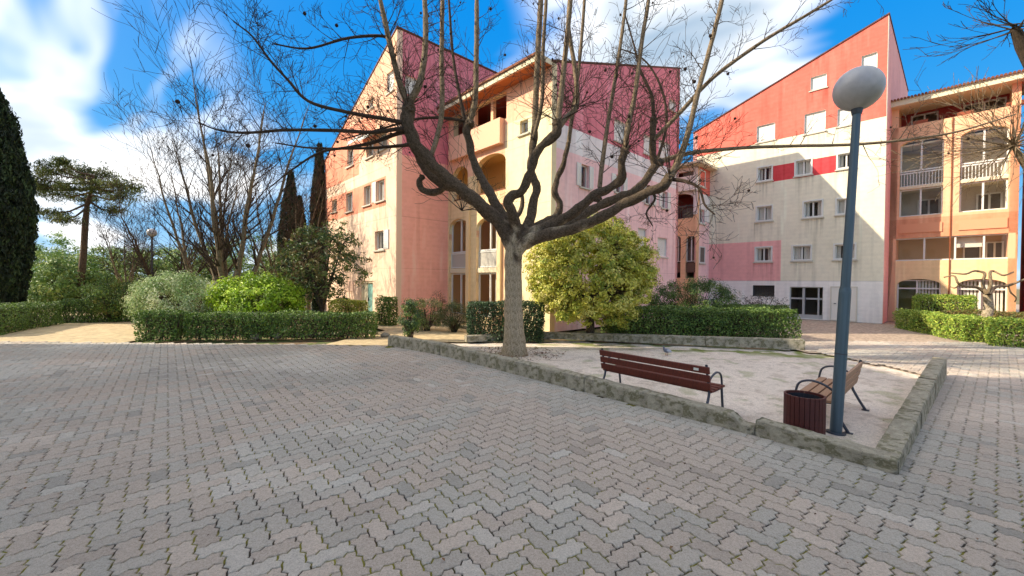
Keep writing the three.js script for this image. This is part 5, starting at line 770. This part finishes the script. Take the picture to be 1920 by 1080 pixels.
hedge('small yellow green hedge beside the teal door', { x: -8.9, d: 20.6 }, { x: -7.4, d: 20.2 }, 1.0, 1.15, { cols: HC.yellow, seed: 52, leaf: 0.07 });
hedge('slim upright hedge at the corner of the salmon block', { x: -6.3, d: 19.7 }, { x: -5.6, d: 19.5 }, 0.7, 1.35, { cols: HC.box, seed: 53 });
shrub('variegated_bush', 'rounded pale green and cream variegated bush behind the hedge', 'bush', onG(333, 16.9, -0.03), 2.0, 1.12, 1.1, { cols: ['#c4d0a4', '#a2b878', '#e0e2bc', '#84a058', '#b4c68c'], leaf: 0.1, aspect: 0.3, clumps: 260, per: 70, cr: 0.3, seed: 61, y0: 0.15 });
shrub('lime_bush', 'vivid lime green leafy bush behind the long hedge', 'bush', onG(488, 16.7, -0.03), 1.9, 1.1, 1.05, { cols: ['#a4c420', '#bcd82a', '#8cac1e', '#cfe246', '#7c981c'], leaf: 0.13, aspect: 0.4, clumps: 240, per: 55, cr: 0.3, seed: 62, y0: 0.15 });
shrub('round_bush', 'dark rounded bush at the end of the shaded hedge', 'bush', onG(212, 20.2, -0.03), 1.15, 1.05, 1.1, { cols: HC.box.concat(['#7a7a2a']), leaf: 0.09, clumps: 150, per: 60, cr: 0.27, seed: 63, y0: 0.1 });
shrub('rounded_bush', 'wide rounded bush between the broad hedge and the pink block', 'bush', onG(1302, 18.6, -0.03), 2.1, 1.12, 1.2, { cols: ['#4c6a26', '#5f7e2c', '#3a5820', '#7c9238'], leaf: 0.09, aspect: 0.35, clumps: 260, per: 64, cr: 0.28, seed: 64, y0: 0.15 });
shrub('dark_bush', 'sparse dark bush below the grille window', 'bush', onG(1432, 23.2, -0.03), 1.1, 0.7, 0.7, { cols: ['#4a4030', '#39402a', '#5a4a38'], leaf: 0.08, clumps: 46, per: 30, cr: 0.25, seed: 65, y0: 0.4, lobed: 0.5 });
shrub('upright_shrub', 'slim upright shrub with bare stems at the end of the low wall', 'bush', onG(770, 14.6, -0.03), 0.42, 0.72, 0.42, { cols: HC.viburnum.concat(HC.box), leaf: 0.07, clumps: 70, per: 46, cr: 0.16, seed: 66, y0: 0.1, fill: 0.3 });
shrub('pale_shrub', 'pale flowering shrub beside the pink wall corner', 'bush', onG(800, 17.6, -0.03), 0.9, 0.66, 0.6, { cols: ['#9a9a58', '#7d8a48', '#b9a880', '#6a7a3a'], leaf: 0.08, clumps: 90, per: 46, cr: 0.2, seed: 67, y0: 0.1 });
shrub('olive_shrub', 'low dull green dome shrub under the loggias', 'bush', onG(852, 17.2, -0.03), 0.66, 0.6, 0.6, { cols: ['#4a5a2a', '#5c6a30', '#3e4e26'], leaf: 0.05, aspect: 0.25, clumps: 110, per: 70, cr: 0.18, seed: 68, y0: 0.08 });
shrub('reddish_shrub', 'small reddish brown shrub between the path and the yellow hedge', 'bush', onG(640, 18.4, -0.03), 0.9, 0.3, 0.5, { cols: ['#8a5a3a', '#9c7a4a', '#6f7a3a'], leaf: 0.07, clumps: 60, per: 40, cr: 0.2, seed: 69, y0: 0.1 });
shrub('reddish_shrub', 'thin reddish shrub against the ochre pilaster', 'bush', onG(824, 20.4, -0.03), 0.4, 0.7, 0.4, { cols: ['#7a4a3a', '#8a5a44', '#5a5a34'], leaf: 0.06, clumps: 40, per: 26, cr: 0.18, seed: 70, y0: 0.2 });
// ---------------------------------------------------------------- leafy trees
function leafyTree(name, label, pos, { seed, rx, ry, rz, cy, trunk, trunkR, cols, leaf, aspect, clumps, per, cr, droop = 0, fill = 0.35, stems = 4, lobed = 0.22, bk = BARK.dark, mat = leafMat, group, lean = 0, flatten = 0 }) {
  const r = seeded(seed), t = thing(name, label, 'tree', pos, group), w = new Wood(), lv = new Leaves(r), C = cols.map(LIN), top = new THREE.Vector3(lean, trunk, 0);
  w.tube([new THREE.Vector3(0, -0.06, 0), new THREE.Vector3(lean * 0.35 + 0.04, trunk * 0.5, 0), top], [trunkR * 1.3, trunkR, trunkR * 0.85], 10, 0.6);
  const hubs = []; for (let k = 0; k < stems; k++) { const a = k / stems * 6.283 + r(), e = new THREE.Vector3(top.x + Math.cos(a) * rx * 0.45, cy + ry * (0.1 + r() * 0.4), Math.sin(a) * rz * 0.45), m = top.clone().lerp(e, 0.5).add(new THREE.Vector3((r() - 0.5) * 0.3, -0.1, (r() - 0.5) * 0.3)); w.tube([top, m, e], [trunkR * 0.6, trunkR * 0.42, trunkR * 0.2], 7, 0.4); hubs.push(m, e); }
  for (let k = 0; k < clumps; k++) {
    const d = dirRand(r); if (flatten) d.y = Math.abs(d.y) * 1.1 - flatten; const ln = 1 + (fbm(d.x * 2 + seed, d.z * 2 + d.y * 1.6, 3, seed) - 0.5) * lobed * 2.4, rr = ln * Math.pow(fill + (1 - fill) * r(), 0.6), c = new THREE.Vector3(lean + d.x * rx * rr, cy + d.y * ry * rr, d.z * rz * rr), tone = pick(C, r), s = cr * (0.65 + r() * 0.7);
    let best = hubs[0]; for (const h of hubs) if (h.distanceTo(c) < best.distanceTo(c)) best = h; if (k % 2 === 0) w.tube([best, best.clone().lerp(c, 0.5).add(new THREE.Vector3(0, 0.06, 0)), c], [trunkR * 0.16, trunkR * 0.1, 0.006], 4);
    for (let j = 0; j < per; j++) { const e = dirRand(r), q = Math.pow(r(), 0.45) * s, n = new THREE.Vector3(e.x + d.x * 0.7, e.y + d.y * 0.4 + 0.45, e.z + d.z * 0.7).addScaledVector(dirRand(r), 0.7).normalize(); lv.leaf(c.x + e.x * q, c.y + e.y * q * 0.75 - droop * q, c.z + e.z * q, n.x, n.y, n.z, leaf * (0.6 + r() * 0.8), aspect, r() < 0.75 ? tone : pick(C, r), 0.3 - droop); }
  }
  part('trunk', w.geo(), bk, t); const f = part('crown', lv.geo(), mat, t); f.userData.kind = 'stuff'; return t;
}
leafyTree('pittosporum_tree', 'round yellow green evergreen tree beside the pink wall', onG(1106, 15.1), { seed: 81, rx: 2.45, ry: 2.1, rz: 2.1, cy: 2.55, trunk: 1.25, trunkR: 0.13, cols: ['#c4c044', '#d2cc54', '#a8b038', '#dcd670', '#8a9a30'], leaf: 0.1, aspect: 0.5, clumps: 1150, per: 52, cr: 0.22, fill: 0.5, stems: 6, lobed: 0.14 });
leafyTree('loquat_tree', 'loose leathery leaved small tree with upright stems by the salmon gable', onG(603, 17.3), { seed: 82, rx: 1.85, ry: 1.75, rz: 1.5, cy: 3.1, trunk: 0.9, trunkR: 0.11, cols: ['#4d6428', '#66792f', '#3a5222', '#7c8a44', '#8a7a48'], leaf: 0.2, aspect: 0.27, clumps: 260, per: 15, cr: 0.26, fill: 0.35, stems: 9, droop: 0.25, lobed: 0.3 });
const wild = ['#688a3c', '#7a9844', '#90a650', '#587836', '#a8b664'];
[[95, 34, 3.4, 2.6, 2.9], [170, 31, 3.0, 2.1, 2.4], [232, 35, 3.6, 2.4, 2.9], [292, 30, 2.8, 1.9, 2.2], [350, 34, 3.4, 2.5, 2.7], [415, 30, 2.8, 1.9, 2.2], [470, 35, 3.4, 2.8, 3.1], [540, 30, 2.6, 2.2, 2.4], [118, 27, 2.0, 1.5, 1.7], [40, 33, 3.4, 2.2, 2.4]].forEach(([px, d, rx, ry, cy], i) => leafyTree('evergreen_tree', ['broad evergreen behind the lower trunk of the pine', 'rounded evergreen just beyond the shaded dark hedge', 'evergreen between the pine and the lantern post', 'evergreen directly behind the lantern post', 'evergreen behind the variegated bush', 'evergreen behind the stems of the tall pale bare tree', 'tallest evergreen behind the lime green bush', 'evergreen at the foot of the slim cypresses', 'low evergreen in front of the pine trunk', 'evergreen half hidden by the huge dark cypress'][i], onG(px, d), { seed: 90 + i, rx, ry, rz: rx * 0.8, cy, trunk: 1.0, trunkR: 0.14, cols: wild.slice(i % 2).concat(i % 3 === 1 ? ['#6f7a34'] : []), leaf: 0.2, aspect: 0.4, clumps: 170, per: 44, cr: 0.5, fill: 0.5, group: 'evergreens beyond the garden', lobed: 0.3 }));
{ // stone pine with layered needle pads
  const r = seeded(131), d = 27, p = onG(150, d), t = thing('pine_tree', 'tall pine with open layered crown and reddish trunk on the left', 'tree', p), w = new Wood(), lv = new Leaves(r), C = ['#4e5c26', '#5f6c2c', '#74803a', '#3c4c20', '#8a8a48'].map(LIN), a = (px, py, z = 0) => atDepth(px, py, d + z).sub(p);
  const tr = [[150, 565], [152, 520], [157, 470], [160, 420], [163, 385], [172, 355], [176, 330]].map(q => a(...q)); w.tube([new THREE.Vector3(tr[0].x, -0.1, 0), ...tr], [0.22, 0.19, 0.18, 0.17, 0.15, 0.12, 0.09, 0.05], 12, 0.5);
  const pads = [[70, 335, 22, 9], [95, 350, 26, 9], [110, 318, 20, 12], [135, 352, 24, 8], [150, 330, 22, 10], [172, 322, 22, 10], [196, 330, 24, 10], [222, 345, 24, 10], [245, 352, 18, 10], [205, 360, 26, 8], [180, 345, 22, 8], [110, 365, 22, 7], [230, 372, 20, 7], [85, 320, 12, 7], [160, 372, 20, 6], [100, 400, 22, 4], [120, 412, 18, 4], [210, 395, 20, 5], [118, 306, 10, 7], [75, 352, 16, 7]];
  for (const [px, py, rw, rh] of pads) { const z = (r() - 0.5) * 3.2, c = a(px, py, z), root = tr[3].clone().lerp(tr[6], clamp((470 - py) / 160)); w.tube([root, root.clone().lerp(c, 0.55).add(new THREE.Vector3(0, -0.18, 0)), c], [0.075, 0.05, 0.02], 6, 0.5);
    for (let k = 0; k < 30; k++) { const e = dirRand(r), s = d / FOCAL, q = new THREE.Vector3(c.x + e.x * rw * s * r() * 1.7, c.y + e.y * rh * s * r() * 2.2, c.z + e.z * rw * s * r() * 1.5), tone = pick(C, r); w.tube([c, q], [0.014, 0.007], 3); for (let j = 0; j < 15; j++) { const n = dirRand(r); n.y += 0.4; n.normalize(); const o = dirRand(r); lv.leaf(q.x + o.x * 0.26, q.y + o.y * 0.2, q.z + o.z * 0.26, n.x, n.y, n.z, 0.26, 0.13, tone, 0.6); } } }
  part('trunk', w.geo(), BARK.pine, t); const f = part('crown', lv.geo(), needleMat, t); f.userData.kind = 'stuff';
}
function cypress(label, pos, h, R, seed, n, cols = ['#22301a', '#2c3c1e', '#384a24', '#1a2614']) {
  const r = seeded(seed), t = thing('cypress_tree', label, 'tree', pos, 'cypresses'), lv = new Leaves(r), w = new Wood(), C = cols.map(LIN);
  w.tube([new THREE.Vector3(0, -0.08, 0), new THREE.Vector3(0, h * 0.5, 0), new THREE.Vector3(0, h * 0.97, 0)], [R * 0.16, R * 0.1, 0.02], 9, 0.3);
  const prof = f => Math.pow(Math.sin(Math.PI * clamp(0.12 + f * 0.88)), 0.55) * (1 - Math.pow(f, 3) * 0.55);
  for (let k = 0; k < n; k++) { const f = Math.pow(r(), 1.15), y = 0.25 + f * (h - 0.25), an = r() * 6.283, lump = 0.82 + 0.36 * fbm(Math.cos(an) * 2 + y * 0.9 + seed, Math.sin(an) * 2 + y * 0.5, 3, seed), rad = R * prof(f) * lump * (0.72 + 0.28 * Math.sqrt(r())), x = Math.cos(an) * rad, z = Math.sin(an) * rad, tone = pick(C, r); for (let j = 0; j < 9; j++) { const nn = dirRand(r); nn.x += Math.cos(an) * 0.8; nn.z += Math.sin(an) * 0.8; nn.normalize(); lv.leaf(x + (r() - 0.5) * 0.2, y + (r() - 0.4) * 0.42, z + (r() - 0.5) * 0.2, nn.x, nn.y, nn.z, 0.22 + r() * 0.12, 0.34, tone, 1.5); } }
  part('trunk', w.geo(), BARK.dark, t); const c = part('crown', lv.geo(), needleMat, t); c.userData.kind = 'stuff'; return t;
}
cypress('huge dark cypress rising beside the left garden hedge', V3(-27.2, -0.05, 20.8), 13.4, 2.2, 141, 9000);
cypress('slim cypress with a pointed tip behind the bare trees', onG(545, 31), 10.2, 0.85, 142, 1700);
cypress('short slim cypress close to the pointed one', onG(562, 31.6), 8.4, 0.6, 143, 1000);
cypress('tall slim cypress against the salmon gable', onG(599, 28.5), 11.4, 0.62, 144, 1800);
{ // stones along the hedge foot and dead leaves round the tree
  const r = seeded(151), m = std('#b8b0a2', { map: scaled(mottle, 3), roughness: 0.95 });
  [[586, 631], [606, 629], [560, 631], [520, 633], [632, 629], [480, 634], [700, 626], [722, 631]].forEach(([px, py], i) => { const p = G(px, py), g = new THREE.IcosahedronGeometry(0.13 + r() * 0.06, 2), a = g.attributes.position; for (let k = 0; k < a.count; k++) { const x = a.getX(k), y = a.getY(k), z = a.getZ(k), s = 1 + (fbm(x * 9 + i, z * 9 + y * 7, 2, 3) - 0.5) * 0.7; a.setXYZ(k, x * s * 1.3, y * s * 0.7, z * s); } g.computeVertexNormals(); solo('stone', 'pale rounded stone at the foot of the long dark hedge', 'stone', g, m, V3(p.x, 0.05, p.d), 'stones along the hedge foot'); });
  const lv = new Leaves(r), C = ['#5a3a22', '#6f4a2a', '#84603a', '#4a3020'].map(LIN), b = G(965, 664, SAND); for (let k = 0; k < 420; k++) { const a = r() * 6.283, q = Math.pow(r(), 0.7) * 1.3 + 0.28; lv.leaf(b.x + Math.cos(a) * q, SAND + 0.03 + r() * 0.02, -(b.d + Math.sin(a) * q * 0.8), (r() - 0.5) * 0.5, 1, (r() - 0.5) * 0.5, 0.05 + r() * 0.05, 0.7, pick(C, r), 0); }
  for (let k = 0; k < 260; k++) { const x = -9 + r() * 19, d = 3 + r() * 10.5; if (inside(planted, x, d) && r() < 0.5) continue; lv.leaf(x, 0.02, -d, (r() - 0.5) * 0.5, 1, (r() - 0.5) * 0.5, 0.02 + r() * 0.03, 0.6, pick(C, r), 0); }
  const m2 = shadows(new THREE.Mesh(lv.geo(), needleMat)); m2.name = 'leaf_litter'; m2.userData = { kind: 'stuff', label: 'scattered brown dead leaves round the big tree', category: 'leaf litter' }; scene.add(m2);
}
console.log('leaves', leafCount);
renderer.render(scene, camera);
